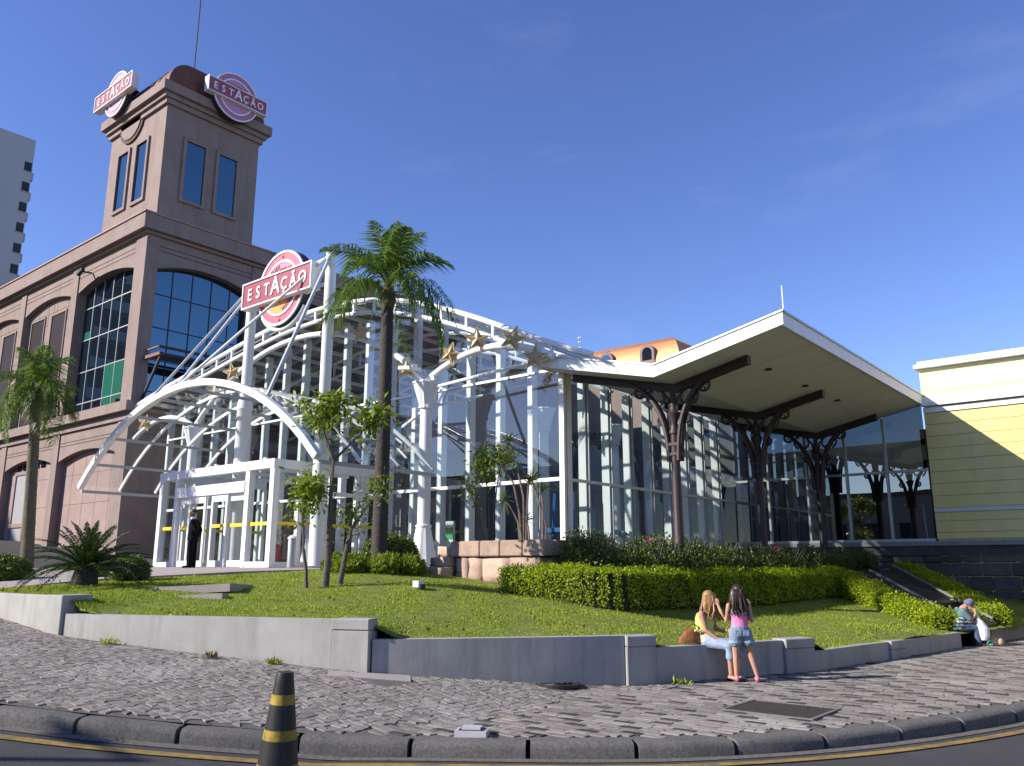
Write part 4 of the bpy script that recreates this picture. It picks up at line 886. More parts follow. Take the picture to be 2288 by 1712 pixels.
ob('wall', MB().box(-44, -23.5, 45.2, 56, 0, 13.9).mesh('wall', stucco), cpv)
q = MB(); rings = []
for t in np.linspace(0, 1, 7):
    a = t*math.pi/2*.8; ins = 1.4*(1-math.cos(a)); z = 13.9+2.1*math.sin(a)/math.sin(math.pi/2*.8); rings.append([(-44+ins,45+ins,z),(-23.45-ins,45+ins,z),(-23.45-ins,56-ins,z),(-44+ins,56-ins,z)])
q.add([v for r in rings for v in r], [(i*4+k, i*4+(k+1)%4, (i+1)*4+(k+1)%4, (i+1)*4+k) for i in range(6) for k in range(4)] + [(24,25,26,27)])
ob('roof', q.mesh('roof', M('copper_bright', (.55,.25,.11), .5, .12, 1, metal=.25, stain=.25, stain_col=(.4,.2,.1)), 50), cpv)
for x in (-25.75, -28.85, -31.9):
    d = ob('dormer', MB().prism([(x-.52,14.35),(x+.52,14.35)]+[(x+.52*math.cos(a), 15.0+.52*math.sin(a)) for a in np.linspace(0, math.pi, 10)], 'y', 44.95, 46).mesh('dormer', stucco), cpv)
    ob('pane', MB().prism([(x-.34,14.5),(x+.34,14.5)]+[(x+.34*math.cos(a), 15.0+.34*math.sin(a)) for a in np.linspace(0, math.pi, 10)], 'y', 44.93, 44.945).mesh('pane', darkglass), d)
    ob('sill', MB().box(x-.62, x+.62, 44.8, 45.1, 14.22, 14.35).mesh('sill', stucco), d)
for x, y, z0, z1, lab in ((-30.3, 44, 8, 16.9, 'thin grey antenna mast left of the copper roof'), (-24.6, 34, 8, 12.7, 'short white post behind the curved hall roof')):
    t = thing('antenna', lab, 'antenna', (x, y, z0)); ob('rod', MB().tube([(x,y,z0),(x,y,z1)], 0.04 if z1 > 14 else .1, 6).mesh('rod', alu), t)
    if z1 > 14:
        for zz in (15.9, 16.3, 16.6): ob('element', MB().beam((x-.1,y,zz),(x+.1,y,zz),.03).mesh('element', alu), t)
ab = thing('apartment_block', 'beige apartment block with rows of balconies across the street', 'building', (-84,-6,0))
ob('wall', MB().box(-96, -78, -30, 9, -1, 30).mesh('wall', blockm), ab)
for k in range(10):
    ob('balcony', MB().box(-78, -76.8, -29, 8, 2.2+k*2.9, 3.2+k*2.9).mesh('balcony', blockm), ab)
    ob('window_band', MB().box(-78.02, -77.97, -29, 8, 3.25+k*2.9, 5.0+k*2.9).mesh('window_band', M('far_window', (.02,.02,.025), .3)), ab)

# the far sides of both streets, which the glass mirrors
def street_house(x0, x1, y0, y1, h, lab, col, face):
    t = thing('street_house', lab, 'building', ((x0+x1)/2, (y0+y1)/2, -.3)); m = M('house_paint_%d' % int(h*10), col, .8, .1)
    ob('wall', MB().box(x0, x1, y0, y1, -.5, h).mesh('wall', m), t); ob('roof', MB().box(x0-.3, x1+.3, y0-.3, y1+.3, h+.002, h+.35).mesh('roof', M('house_roof', (.20,.11,.08), .8, .2)), t)
    if face == 'y':
        for x in np.arange(x0+1.5, x1-2, 3.2):
            for z in np.arange(1.2, h-1.8, 3.1): ob('window', MB().box(x, x+1.4, y1, y1+.04, z, z+1.5).mesh('window', M('far_window', (.02,.02,.025), .3)), t)
    else:
        for y in np.arange(y0+1.5, y1-2, 3.2):
            for z in np.arange(1.2, h-1.8, 3.1): ob('window', MB().box(x0-.04, x0, y, y+1.4, z, z+1.5).mesh('window', M('far_window', (.02,.02,.025), .3)), t)
street_house(-70, -38, -42, -30, 11, 'wide grey house across the street behind the camera', (.20,.19,.19), 'y')
street_house(-37, -14, -40, -30, 8.5, 'cream house across the street behind the camera', (.34,.31,.26), 'y')
street_house(-13, 12, -42, -30, 10.5, 'dark brick house across the street behind the camera', (.16,.10,.08), 'y')
street_house(13, 26, 8, 34, 9.5, 'pale house on the far side of the side street', (.30,.30,.30), 'x')
street_house(13, 28, 35, 70, 12.5, 'dark grey house on the far side of the side street', (.14,.14,.15), 'x')
# ------------------------------------------------------------------ stone planter beside the hall
pln = thing('stone_planter', 'pink rough stone planter with a smooth block coping and steps at its left end', 'planter', (-12.8, 15, 1.0))
ob('core', MB().box(-14.05, -11.5, 15.05, 17.9, .7, 2.05).mesh('core', bed), pln)
ob('soil', MB().box(-13.8, -11.8, 15.3, 17.9, 2.052, 2.12).mesh('soil', earth), pln)
x = -14.15
for w in (.95, .62, .68, .62): 
    ob('coping_block', bevel(MB().box(x+.008, x+w-.008, 14.86, 15.28, 1.88, 2.24).mesh('coping_block', stone_pink), .018, 2), pln); x += w
x = 15.29
for w in (.85, .9, .85): ob('coping_block', bevel(MB().box(-11.70, -11.28, x+.008, x+w-.008, 1.88, 2.24).mesh('coping_block', stone_pink), .018, 2), pln); x += w
def rough_block(x0, x1, y0, y1, z0, z1, par, name='stone', mat=stone_pink, amp=.02):
    mb = MB(); b = bmesh.new(); bmesh.ops.create_cube(b, size=1)
    for v in b.verts: v.co = Vector((lerp(x0,x1,v.co.x+.5), lerp(y0,y1,v.co.y+.5), lerp(z0,z1,v.co.z+.5)))
    bmesh.ops.subdivide_edges(b, edges=b.edges, cuts=2, use_grid_fill=True)
    for v in b.verts: v.co += Vector((random.uniform(-amp,amp), random.uniform(-amp,amp)*1.4, random.uniform(-amp,amp)))
    me = bpy.data.meshes.new(name); b.to_mesh(me); b.free(); me.materials.append(mat); me.polygons.foreach_set('use_smooth', [True]*len(me.polygons)); return ob(name, me, par)
for x0, x1, z0, z1 in ((-14.02,-13.62,1.1,1.84),(-13.60,-13.16,1.25,1.84),(-13.14,-12.32,1.28,1.84),(-12.30,-11.46,1.3,1.84),(-13.55,-12.9,.8,1.24),(-12.88,-12.1,.7,1.26),(-12.08,-11.46,.6,1.28)):
    rough_block(x0, x1, 14.93, 15.2, z0, z1, pln)
for y0, y1 in ((15.22,16.1),(16.12,17.0),(17.02,17.9)):
    rough_block(-11.62, -11.38, y0, y1, 1.3, 1.84, pln); rough_block(-11.62, -11.36, y0, y1, .7, 1.28, pln)
for x0, x1, y0, y1, z0, z1 in ((-14.62,-14.17,14.9,15.5,1.88,2.12),(-14.78,-14.17,14.82,15.5,1.63,1.87),(-15.0,-14.45,14.35,14.9,1.36,1.64),(-14.43,-14.05,14.45,14.88,1.36,1.62),(-15.15,-14.6,14.0,14.34,1.26,1.42),(-14.58,-14.1,14.1,14.42,1.2,1.42)):
    rough_block(x0, x1, y0, y1, z0, z1, pln, 'step', amp=.012)
# ------------------------------------------------------------------ plants
def lz(x, y): return float(lawn_z((x, y))[0])
def frond_mesh(L, droop, nl, leaflen, wid, mat, name, plume=.5, rise=.6, stem=.018, vshape=.35):
    """one palm frond along +x from the origin: rachis plus separate leaflets"""
    t = np.linspace(0, 1, 14); X = L*t*(1-.18*droop*t); Zz = rise*L*t - droop*L*t**2.2
    mb = MB(); mb.tube([(X[i], 0, Zz[i]) for i in range(14)], [stem*(1-.8*a) for a in t], 5)
    for k in range(nl):
        u = .14 + .86*k/(nl-1); x = np.interp(u, t, X); z = np.interp(u, t, Zz); ll = leaflen*(math.sin(math.pi*min(1, u*.93+.06))**.6)*random.uniform(.85,1.1)
        for sd in (-1, 1):
            out = Vector((.5+random.uniform(-.25,.3), sd*(.9), vshape + plume*random.uniform(-.9,.9))).normalized()
            p0 = Vector((x, 0, z)); p1 = p0+out*ll*.5; p2 = p0 + out*ll*.92 + Vector((0,0,-ll*((.28+.3*random.random()) if plume < .3 else (.4+.5*random.random()))))
            w = Vector((wid,0,0)) if abs(out.x) < .7 else Vector((0,wid,0)); w = out.cross(Vector((0,0,1))).normalized()*wid
            mb.add([p0-w*.5, p0+w*.5, p1+w, p2, p1-w], [(0,1,2,4),(4,2,3)])
    return mb.mesh(name, mat, fix=False)
def put_frond(me, root, loc, az, tilt, roll=0, s=1):
    o = bpy.data.objects.new('frond', me); COL.objects.link(o); o.parent = root
    o.matrix_local = Matrix.Translation(loc) @ Euler((0,0,az)).to_matrix().to_4x4() @ Euler((roll,-tilt,0)).to_matrix().to_4x4() @ Matrix.Scale(s, 4); return o
def palm(x, y, z, h, r, L, n, label, mat, nl=46, seed=1, tiltrange=(-.5, 1.2), ll=.55, lean=(0,0)):
    random.seed(seed); t = thing('palm_tree', label, 'palm tree', (x, y, z))
    prof = []; k = int(h/.085)
    for i in range(k):
        a = i/k; rr = r*(1.12-.25*a+.12*math.exp(-a*14)); zz = h*a
        prof += [(rr*1.05, zz), (rr*.95, zz+h/k*.55)]
    mb = MB(); mb.lathe(prof, n=14); V = [(v[0]+lean[0]*(v[2]/h)+random.uniform(-.006,.006), v[1]+lean[1]*(v[2]/h)+random.uniform(-.006,.006), v[2]) for v in mb.v]; mb.v = V
    ob('trunk', mb.mesh('trunk', mat, 70), t, local=True)
    c = Vector((lean[0], lean[1], h))
    mb = MB(); mb.lathe([(r*.9,-.1),(r*1.25,.12),(r*.9,.45),(r*.45,.75),(.02,.95)], n=10); o = ob('crown_shaft', mb.mesh('crown_shaft', M('palm_sheath', (.10,.085,.035), .7, .3, 6), True), t, local=True); o.location = c
    ms = [frond_mesh(L*random.uniform(.9,1.1), d, nl, ll, .0155, f_palm, 'frond', plume=.8, rise=.35) for d in (.3,.6,.82,1.0)]
    for i in range(n):
        a = i*2.39996+random.uniform(-.2,.2); q = i/(n-1); tl = lerp(tiltrange[1], tiltrange[0], q**.8)+random.uniform(-.08,.08)
        put_frond(ms[min(3, int(q*4))], t, c+Vector((0,0,.35+.35*(1-q))), a, tl, random.uniform(-.2,.2), lerp(.8, 1.05, q))
    return t
palm(-15.12, 13.45, 1.55, 6.55, .172, 2.2, 17, 'tall palm with a dark ringed trunk standing on the lawn before the hall', palmbark, 92, 3, (-.2, 1.4), .62)
palm(-28.0, 10.6, 1.6, 5.0, .17, 1.65, 16, 'shorter palm with a mossy trunk leaning at the far left by the brown wall', palmbark2, 78, 5, (-.45, 1.3), .66, (-.28,-.2))
# sago palm
random.seed(9); cy = thing('cycad', 'large sago palm with stiff arching dark fronds behind the sunlit end of the wall', 'plant', (-17.05, 7.55, 1.22))
mb = MB(); mb.lathe([(.20,0),(.24,.12),(.22,.3),(.17,.42),(.05,.48)], n=12); ob('trunk', mb.mesh('trunk', palmbark, 70), cy, local=True)
cm = [frond_mesh(1.45, d, 52, .20, .011, f_cycad, 'frond', plume=.12, rise=.22, stem=.013, vshape=.5) for d in (.25,.4,.55)]
for i in range(46):
    q = i/45; put_frond(cm[min(2,int(q*3))], cy, (0,0,.36), i*2.39996, lerp(1.3, -.12, q**.75)+random.uniform(-.06,.06), random.uniform(-.15,.15), lerp(.72, 1.0, q))
# clipped round shrubs
def ball(x, y, z, rx, rz_, label, n=5200, mat=f_ball, sz=.07, name='clipped_shrub', cat='shrub', group=None):
    t = thing(name, label, cat, (x, y, z), group=group)
    d = RNG.normal(size=(n,3)); d /= np.linalg.norm(d, axis=1)[:,None]; d[:,2] = np.abs(d[:,2])*1.0 - .25*(RNG.random(n) < .3)
    rr = (1 + .05*np.sin(d[:,0]*7+x)*np.sin(d[:,1]*6) + RNG.normal(0,.035,n))[:,None]
    P = np.c_[d[:,0]*rx, d[:,1]*rx, d[:,2]*rz_+rz_*.35]*rr
    ob('foliage', leaves(P-d*.03, sz, mat, 'foliage', up=.25, nrm=d*1.1), t, local=True)
    mb = MB(); mb.lathe([(rx*.1,-.05),(rx*.7,.02),(rx*.9,rz_*.35),(rx*.72,rz_*.85),(rx*.3,rz_*1.2),(.02,rz_*1.26)], n=14); ob('branches_core', mb.mesh('branches_core', M('shrub_inner_shade', (.018,.022,.008), .95, .3)), t, local=True); return t  # solid near-black core: its colour stands for the shade behind the leaves
ball(-15.45, 14.1, 1.5, .74, .66, 'round clipped shrub behind the tall palm trunk', 9000)
ball(-22.2, 7.9, 1.2, .62, .52, 'round clipped shrub at the left edge, below the mossy palm', 7000)
ball(-20.4, 9.4, 1.35, .42, .42, 'small clipped shrub half hidden behind the sago palm, left', 4000)
ball(-18.4, 9.1, 1.35, .40, .38, 'small clipped shrub half hidden behind the sago palm, right', 4000)
def tuft(x, y, r, h, label, n=1800, mat=f_young):
    t = thing('low_shrub', label, 'shrub', (x, y, lz(x,y)), group='bright low shrubs round the palm foot')
    q = RNG.random(n)**.5; a = RNG.uniform(0,2*np.pi,n); z = RNG.random(n)*h*(1-.6*q**2); P = np.c_[r*q*np.cos(a), r*q*np.sin(a), z]
    ob('foliage', leaves(P, .11, mat, 'foliage', up=.9, aspect=.28), t, local=True)
    mb = MB()
    for k in range(9): a0 = k*.7; mb.tube([(0,0,0),(r*.6*math.cos(a0), r*.6*math.sin(a0), h*.7)], .008, 4)
    ob('stems', mb.mesh('stems', bark), t, local=True)
for x, y, r, lab in ((-15.25,12.75,.42,'low bright shrub in front of the palm foot'),(-15.9,12.9,.40,'low bright shrub left of the palm foot'),(-14.65,13.25,.45,'low bright shrub right of the palm foot'),(-14.3,13.7,.35,'small low bright shrub between palm and white column')): tuft(x, y, r, .42, lab)
# young trees on the lawn
def young_tree(x, y, label, paths, rad, ncl, spread, sz=.13, seed=2, mat=f_young, dens=26, name='young_tree'):
    random.seed(seed); z = lz(x,y)-.03; t = thing(name, label, 'tree', (x, y, z)); mb = MB(); tips = []
    def grow(p, d, L, r, depth):
        pts = [p]; 
        for i in range(4):
            d = (d+Vector((random.uniform(-.16,.16), random.uniform(-.16,.16), .04))).normalized(); p = p+d*L/4; pts.append(p)
        mb.tube(pts, [r, r*.92, r*.84, r*.76, r*.66], 6); tips.extend(pts[1:] if depth < 2 else [])
        if depth > 0:
            for k in range(2 if depth < 2 else 3): 
                nd = (d + Vector((random.uniform(-1,1), random.uniform(-1,1), random.uniform(-.1,.5)))*spread).normalized(); grow(p, nd, L*.62, r*.62, depth-1)
        else: tips.append(p)
    for pth, r, L, dep in paths: 
        base = Vector(pth[0]); pts = [Vector(p) for p in pth]; mb.tube(pts, [r*(1-.3*i/(len(pts)-1)) for i in range(len(pts))], 8)
        grow(pts[-1], (pts[-1]-pts[-2]).normalized(), L, r*.65, dep)
    ob('trunk', mb.mesh('trunk', bark, True), t, local=True)
    P = np.concatenate([np.array(tp)+RNG.normal(0,[.17,.17,.13],(dens,3)) for tp in tips])
    ob('crown', leaves(P, sz, mat, 'crown', up=-.35, aspect=.36), t, local=True); return t
R2A = Matrix.Rotation(YAW, 3, 'Z')
def cl(r, f, z): v = R2A @ Vector((r, f, 0)); return (v.x, v.y, z)      # camera-aligned offset
young_tree(-13.92, 10.96, 'young tree with an upright forked trunk and airy yellow-green crown on the lawn', [([(0,0,0), cl(.03,0,.6), cl(.02,.05,1.2), cl(.03,0,1.45)], .075, 1.15, 3)], .07, 3, 1.0, .17, 21, dens=8)
young_tree(-14.0, 10.55, 'small slanting sapling with light leaves left of the forked young tree', [([(0,0,0), cl(-.03,0,.4), cl(-.10,0,.8)], .045, .7, 2)], .05, 3, .95, .14, 6, dens=20)
young_tree(-13.95, 11.35, 'thin leaning sapling with one side branch right of the forked young tree', [([(0,0,0), cl(.08,0,.5), cl(.14,.05,1.0)], .06, .35, 1), ([cl(.12,.03,.8), cl(.2,0,1.15), cl(.42,0,1.5)], .03, .48, 1)], .05, 3, .6, .11, 8, dens=16)
# dracaenas and a shrub in the planter
def dracaena(x, y, z, stems, label, seed):
    random.seed(seed); t = thing('dracaena', label, 'plant', (x, y, z)); mb = MB(); tips = []
    for st in stems: 
        pts = [Vector(p) for p in st]; mb.tube(pts, [.03*(1-.35*i/(len(pts)-1)) for i in range(len(pts))], 6); tips.append((pts[-1], (pts[-1]-pts[-2]).normalized()))
    ob('stem', mb.mesh('stem', M('cane_bark', (.20,.15,.12), .85, .3, 12), True), t, local=True)
    for tip, d in tips:
        lb = MB()
        for k in range(46):
            v = (Vector((random.gauss(0,1), random.gauss(0,1), random.gauss(.25,.8))).normalized()+d*.45).normalized(); L = random.uniform(.30,.44); s = v.cross(Vector((random.random(),random.random(),1))).normalized()*.015
            p1 = tip+v*L*.5; p2 = tip+v*L+Vector((0,0,-.07*random.random()-.02)); lb.add([tip-s*.5, tip+s*.5, p1+s, p2, p1-s], [(0,1,2,4),(4,2,3)])
        ob('leaf_rosette', lb.mesh('leaf_rosette', f_drac, fix=False), t, local=True)
dracaena(-12.75, 15.9, 2.1, [[cl(0,0,0),cl(-.05,0,.8),cl(-.2,0,1.55),cl(-.5,0,2.05),cl(-.95,0,2.33)], [cl(.05,0,0),cl(.05,0,1.2),cl(-.1,0,1.9),cl(-.32,0,2.6)], [cl(.1,0,0),cl(.12,0,.9),cl(.18,0,1.55)], [cl(-.03,.1,0),cl(-.08,0,.6),cl(-.3,0,1.0),cl(-.42,0,1.12)]], 'taller dracaena with several bare canes and spiky rosettes in the stone planter', 3)
dracaena(-12.35, 16.2, 2.1, [[cl(0,0,0),cl(.02,0,.9),cl(.0,0,1.35)], [cl(.06,0,0),cl(.1,0,.5),cl(-.25,0,1.65)], [cl(-.3,0,0),cl(-.34,0,.5),cl(-.42,.1,.62)]], 'shorter dracaena at the right end of the stone planter', 5)
young_tree(-13.55, 15.6, 'slender shrub with thin stems and leaf tufts at the left end of the planter', [([cl(0,0,.75),cl(.02,0,1.3),cl(-.02,0,1.9)], .028, .5, 2), ([cl(.1,0,.75),cl(.1,0,1.4),cl(.2,0,2.2)], .024, .45, 2), ([cl(-.1,0,.75),cl(-.2,0,1.3),cl(-.35,0,1.75)], .024, .35, 1)], .03, 3, .5, .12, 12, dens=10, name='planter_shrub')
# hedges
def hedge(path, w, h, label, mat, n, sz=.055, name='hedge', zoff=0, rough=.05, ztop=None, cat='hedge'):
    P = resample(path, 60); dz = np.array([lz(*p) for p in P])+zoff; top = dz+h if ztop is None else np.array(ztop)[np.minimum((np.arange(60)*len(ztop))//60, len(ztop)-1)] if False else (dz+h if ztop is None else np.interp(np.linspace(0,1,60), np.linspace(0,1,len(ztop)), ztop))
    c = P[len(P)//2]; t = thing(name, label, cat, (c[0], c[1], float(dz[30])))
    tg = np.gradient(P, axis=0); tg /= np.linalg.norm(tg, axis=1)[:,None]; nr = np.c_[-tg[:,1], tg[:,0]]
    L = np.sum(np.linalg.norm(np.diff(P, axis=0), axis=1))
    u = RNG.random(n)*59; i = np.minimum(u.astype(int), 58); f = (u-i)[:,None]
    base = P[i]*(1-f)+P[i+1]*f; zb = dz[i]*(1-f[:,0])+dz[i+1]*f[:,0]; zt = top[i]*(1-f[:,0])+top[i+1]*f[:,0]; nn = nr[i]; tt_ = tg[i]
    hm = float(np.mean(top-dz)); pf = RNG.random(n)*(w+2*hm); face = np.where(pf < w, 0, np.where(pf < w+hm, 1, 2))
    s = np.where(face == 0, RNG.uniform(-.5,.5,n), np.where(face == 1, .5, -.5))*w; v = np.where(face == 0, 1, RNG.random(n)**.8)
    lump = .05*np.sin(u*1.1+2)*np.cos(v*4+u*.6)+RNG.normal(0, rough, n)
    zz = zb + (zt-zb)*v + np.where(face == 0, lump, 0); s = s + np.where(face == 1, lump, np.where(face == 2, -lump, 0))
    xy = base+nn*s[:,None]; N3 = np.zeros((n,3)); N3[:,:2] = nn*np.where(face == 1, 1, np.where(face == 2, -1, 0))[:,None]; N3[:,2] = np.where(face == 0, 1.2, .25)
    e = (RNG.random(n) < .10); ends = RNG.random(n) < .5
    # end faces
    ne = max(60, int(n*w/(2*L+1e-6)*.6)); 
    pts = np.c_[xy, zz]; 
    q = RNG.integers(0, 2, ne)*59; pe = P[q] + nr[q]*RNG.uniform(-.5,.5,(ne,1))*w + tg[q]*np.where(q == 0, -1, 1)[:,None]*RNG.normal(.02, rough, (ne,1)); ze = dz[q]+(top[q]-dz[q])*RNG.random(ne)**.8
    Ne = np.zeros((ne,3)); Ne[:,:2] = tg[q]*np.where(q == 0, -1, 1)[:,None]; Ne[:,2] = .3
    A_ = np.r_[pts, np.c_[pe, ze]]; NN = np.r_[N3, Ne]
    ob('foliage', leaves(A_, sz, mat, 'foliage', up=.3, nrm=NN*1.0), t)
    mb = MB(); vs = []; k = 60; ww = w/2-.05
    for sgn, zz_ in ((-1, dz), (-1, top-.05), (1, top-.05), (1, dz)): vs += [(P[j,0]+nr[j,0]*ww*sgn, P[j,1]+nr[j,1]*ww*sgn, zz_[j]) for j in range(k)]
    mb.add(vs, [(a*k+j, a*k+j+1, (a+1)*k+j+1, (a+1)*k+j) for a in range(3) for j in range(k-1)]+[(0,k,2*k,3*k),(4*k-1,3*k-1,2*k-1,k-1)])
    ob('branches_core', mb.mesh('branches_core', M('hedge_inner_shade', (.03,.028,.014), .95, .4, 8)), t); return t  # one closed dark core, coloured as the shade inside the hedge
hedge([(-11.85,14.3),(-10.7,14.4),(-9.75,14.52),(-9.45,14.75),(-9.35,16),(-8.85,19),(-8.2,23),(-7.95,24.0)], .60, .6, 'long clipped bright hedge turning a corner before the planter and running back beside the azaleas', f_bright, 46000, ztop=(1.60,1.57,1.53,1.51,1.50,1.50,1.50,1.51))
hedge([(-7.85,24.0),(-6.6,22.9),(-5.4,21.85),(-4.72,21.25)], .60, .5, 'clipped bright hedge sloping down along the near side of the dark path', f_bright, 19000, ztop=(1.48,1.14,.78,.58))
hedge([(-7.2,27.7),(-6.0,26.3),(-4.9,24.9),(-4.15,23.9)], .6, .55, 'clipped bright hedge sloping down on the far side of the dark path', f_bright, 17000, ztop=(1.72,1.35,.95,.55), sz=.06)
def azalea(x, y, r, h, label, n, seed):
    t = thing('azalea_bush', label, 'bush', (x, y, lz(x,y)), group='loose dark azalea bushes under the canopy'); RN = np.random.default_rng(seed)
    pts = []; nrm = []
    for k in range(26):
        a = RN.uniform(0,2*np.pi); q = RN.random()**.5; c = np.array([r*.75*q*math.cos(a), r*.75*q*math.sin(a), h*RN.uniform(.35,.86)*(1-.25*q)]); rr = RN.uniform(.22,.36)
        d = RN.normal(size=(n//26,3)); d /= np.linalg.norm(d, axis=1)[:,None]; pts.append(c+d*rr*RN.uniform(.55,1.08,(len(d),1))); nrm.append(d)
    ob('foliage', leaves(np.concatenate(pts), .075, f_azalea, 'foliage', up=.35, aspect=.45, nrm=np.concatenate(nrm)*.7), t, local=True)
    mb = MB()
    for k in range(22): a = k*.9; q = .3+.7*RN.random(); mb.tube([(0,0,0),(r*.35*q*math.cos(a),r*.35*q*math.sin(a),h*.35),(r*.75*q*math.cos(a+.3),r*.75*q*math.sin(a+.3),h*.85)], [.025,.016,.008], 5)
    ob('branches_core', mb.mesh('branches_core', bark), t, local=True)
    for k in range(1 if seed in (21,24,25,26) else 0):
        a = RN.uniform(4.5,6.28); f = leaves(np.array([[r*.7*math.cos(a), r*.7*math.sin(a), h*.8]])+RN.normal(0,.025,(14,3)), .06, M('flower_pink', (.55,.05,.16), .6), 'flower'); ob('flower', f, t, local=True)
AZ = [(-10.55,15.55,.85,1.32),(-9.75,16.95,.9,1.50),(-9.75,18.2,.95,1.36),(-9.5,19.8,.95,1.25),(-9.3,21.5,1.0,1.15),(-9.05,23.2,1.0,1.05),(-8.75,24.9,1.0,.95),(-8.4,26.6,.95,.85),(-11.2,18.3,1.0,1.2),(-11.0,20.8,1.0,1.1)]
AL = ['rounded azalea at the near end, beside the stone planter','azalea bush in front of the nearest iron column','azalea just behind the nearest iron column','azalea between the nearest and middle iron columns','azalea by the foot of the middle iron column','azalea just past the middle iron column','azalea before the farthest iron column','low azalea at the top of the dark path','azalea close to the side glazing near the corner','azalea close to the side glazing farther back']
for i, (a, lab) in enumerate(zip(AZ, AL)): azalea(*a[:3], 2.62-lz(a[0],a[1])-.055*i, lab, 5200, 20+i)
# dark sloping path with pale edgings
pa = MB(); L0 = [(-7.75,24.35,1.42),(-4.42,21.6,.16)]; L1 = [(-7.15,26.9,1.60),(-4.1,23.7,.30)]
pa.add([L0[0], L0[1], L1[1], L1[0]], [(0,1,2,3)]); pa.add([(-9,26.5,1.55), L0[0], L1[0], (-8.4,28.3,1.65)], [(0,1,2,3)])
path = ob('path', pa.mesh('path', M('dark_path', (.022,.021,.021), .9, .3, 20)), kind='structure')
for a, b in (((-7.42,25.1,1.55),(-4.36,22.15,.33)),((-7.17,26.65,1.66),(-4.16,23.45,.42)),((-7.75,24.3,1.47),(-6.6,23.4,1.06))): ob('path_edging', MB().beam(a, b, .04, .05).mesh('path_edging', M('edging_grey', (.20,.20,.21), .8, .3, 20)), path)
random.seed(31)
# weeds at the wall foot
for x, y, r, lab, m in ((-11.5,7.02,.16,'dry grey-brown weed clump at the foot of the long wall section',f_dry),(-10.62,7.5,.13,'small green weed at the foot of the long wall section',f_young),(-13.3,6.35,.22,'thin grass tuft at the wall foot near the sunlit pier',f_grass),(-6.42,11.85,.26,'green grass tuft on the pavement by the wall corner',f_grass)):
    t = thing('weed', lab, 'weed', (x, y, zs(x))); n = 70; q = RNG.normal(0, r*.32, (n,2)); ob('foliage', leaves(np.c_[q, np.abs(RNG.normal(0,.02,n))], .085, m, 'foliage', up=1.0, aspect=.22), t, local=True)
    ob('stem', MB().tube([(0,0,-.02),(0,.01,.08)], .008, 5).mesh('stem', bark), t, local=True)
# ------------------------------------------------------------------ small things on the lawn and pavement
lb = thing('lamp_box', 'small white lamp box lying on the lawn by the stone steps', 'lamp', (-12.2, 11.95, lz(-12.2,11.95)))
ob('housing', MB().beam((-.14,.02,.09),(.06,-.02,.09),.13,.12).mesh('housing', white), lb, local=True); ob('bracket', MB().beam((.05,-.03,.03),(.2,-.1,.05),.10,.08).mesh('bracket', dark_metal), lb, local=True)
sp = thing('garden_spotlight', 'small garden spotlight on a thin stake in the shaded lawn', 'lamp', (-6.75, 15.15, lz(-6.75,15.15)))
ob('stake', MB().tube([(0,0,-.05),(0,0,.52)], .012, 6).mesh('stake', dark_metal), sp, local=True); ob('head', MB().tube([(-.08,0,.54),(.05,0,.6)], [.035,.05], 10).mesh('head', M('lamp_cream', (.5,.46,.38), .5)), sp, local=True)
def lid(x, y, z, name, label, cat, me, rz=0): 
    o = ob(name, me); o.location = (x, y, z); o.rotation_euler = (0, math.atan(.0), rz); return tag(o, label, cat)
mh = thing('manhole_cover', 'round dark iron manhole cover at the foot of the wall', 'manhole cover', (-7.6,10.3,zs(-7.6)), 0)
ob('rim', MB().lathe([(.30,-.03),(.34,-.03),(.34,.012),(.30,.012),(.30,-.03)], n=28).mesh('rim', dark_metal), mh, local=True); ob('plate', MB().lathe([(.295,-.03),(.295,.006)], n=28).mesh('plate', M('rust_iron', (.05,.04,.036), .7, .3, 14, bump=.7, bs=30)), mh, local=True)
for r in (.09,.17,.24): ob('ridge', MB().lathe([(r-.012,.006),(r-.01,.012),(r+.01,.012),(r+.012,.006)], n=24).mesh('ridge', dark_metal), mh, local=True)
gr = thing('drain_grate', 'square dark iron drain cover set diagonally in the pavement', 'drain cover', (-4.36,10.62,-.1), 0)
ob('frame', MB().box(-.58,.58,-.5,-.46,-.03,.012).box(-.58,.58,.46,.5,-.03,.012).box(-.58,-.54,-.46,.46,-.03,.012).box(.54,.58,-.46,.46,-.03,.012).mesh('frame', M('grate_frame', (.16,.155,.15), .8, .2, 10)), gr, local=True)
ob('plate', MB().box(-.535,.535,-.455,.455,-.03,.002).mesh('plate', M('grate_iron', (.045,.042,.04), .6, .3, 10)), gr, local=True)
q = MB()
for i in range(22):
    for j in range(18): q.box(-.52+i*.049, -.495+i*.049, -.44+j*.05, -.415+j*.05, .002, .008)
ob('studs', q.mesh('studs', M('grate_iron', (.045,.042,.04))), gr, local=True, kind='stuff')
bx = thing('meter_box', 'small raised metal box with a lid near the kerb', 'box', (-6.28,6.98,-.1), .55)
ob('frame', MB().box(-.17,.17,-.12,.12,-.02,.055).mesh('frame', M('box_steel', (.62,.60,.66), .35, .1, 4, metal=.3)), bx, local=True); ob('lid', MB().beam((-.10,0,.075),(.10,0,.075),.15,.025).mesh('lid', M('box_steel', (0,0,0))), bx, local=True); ob('seat_ring', MB().box(-.13,.13,-.09,.09,.055,.062).mesh('seat_ring', dark_metal), bx, local=True)
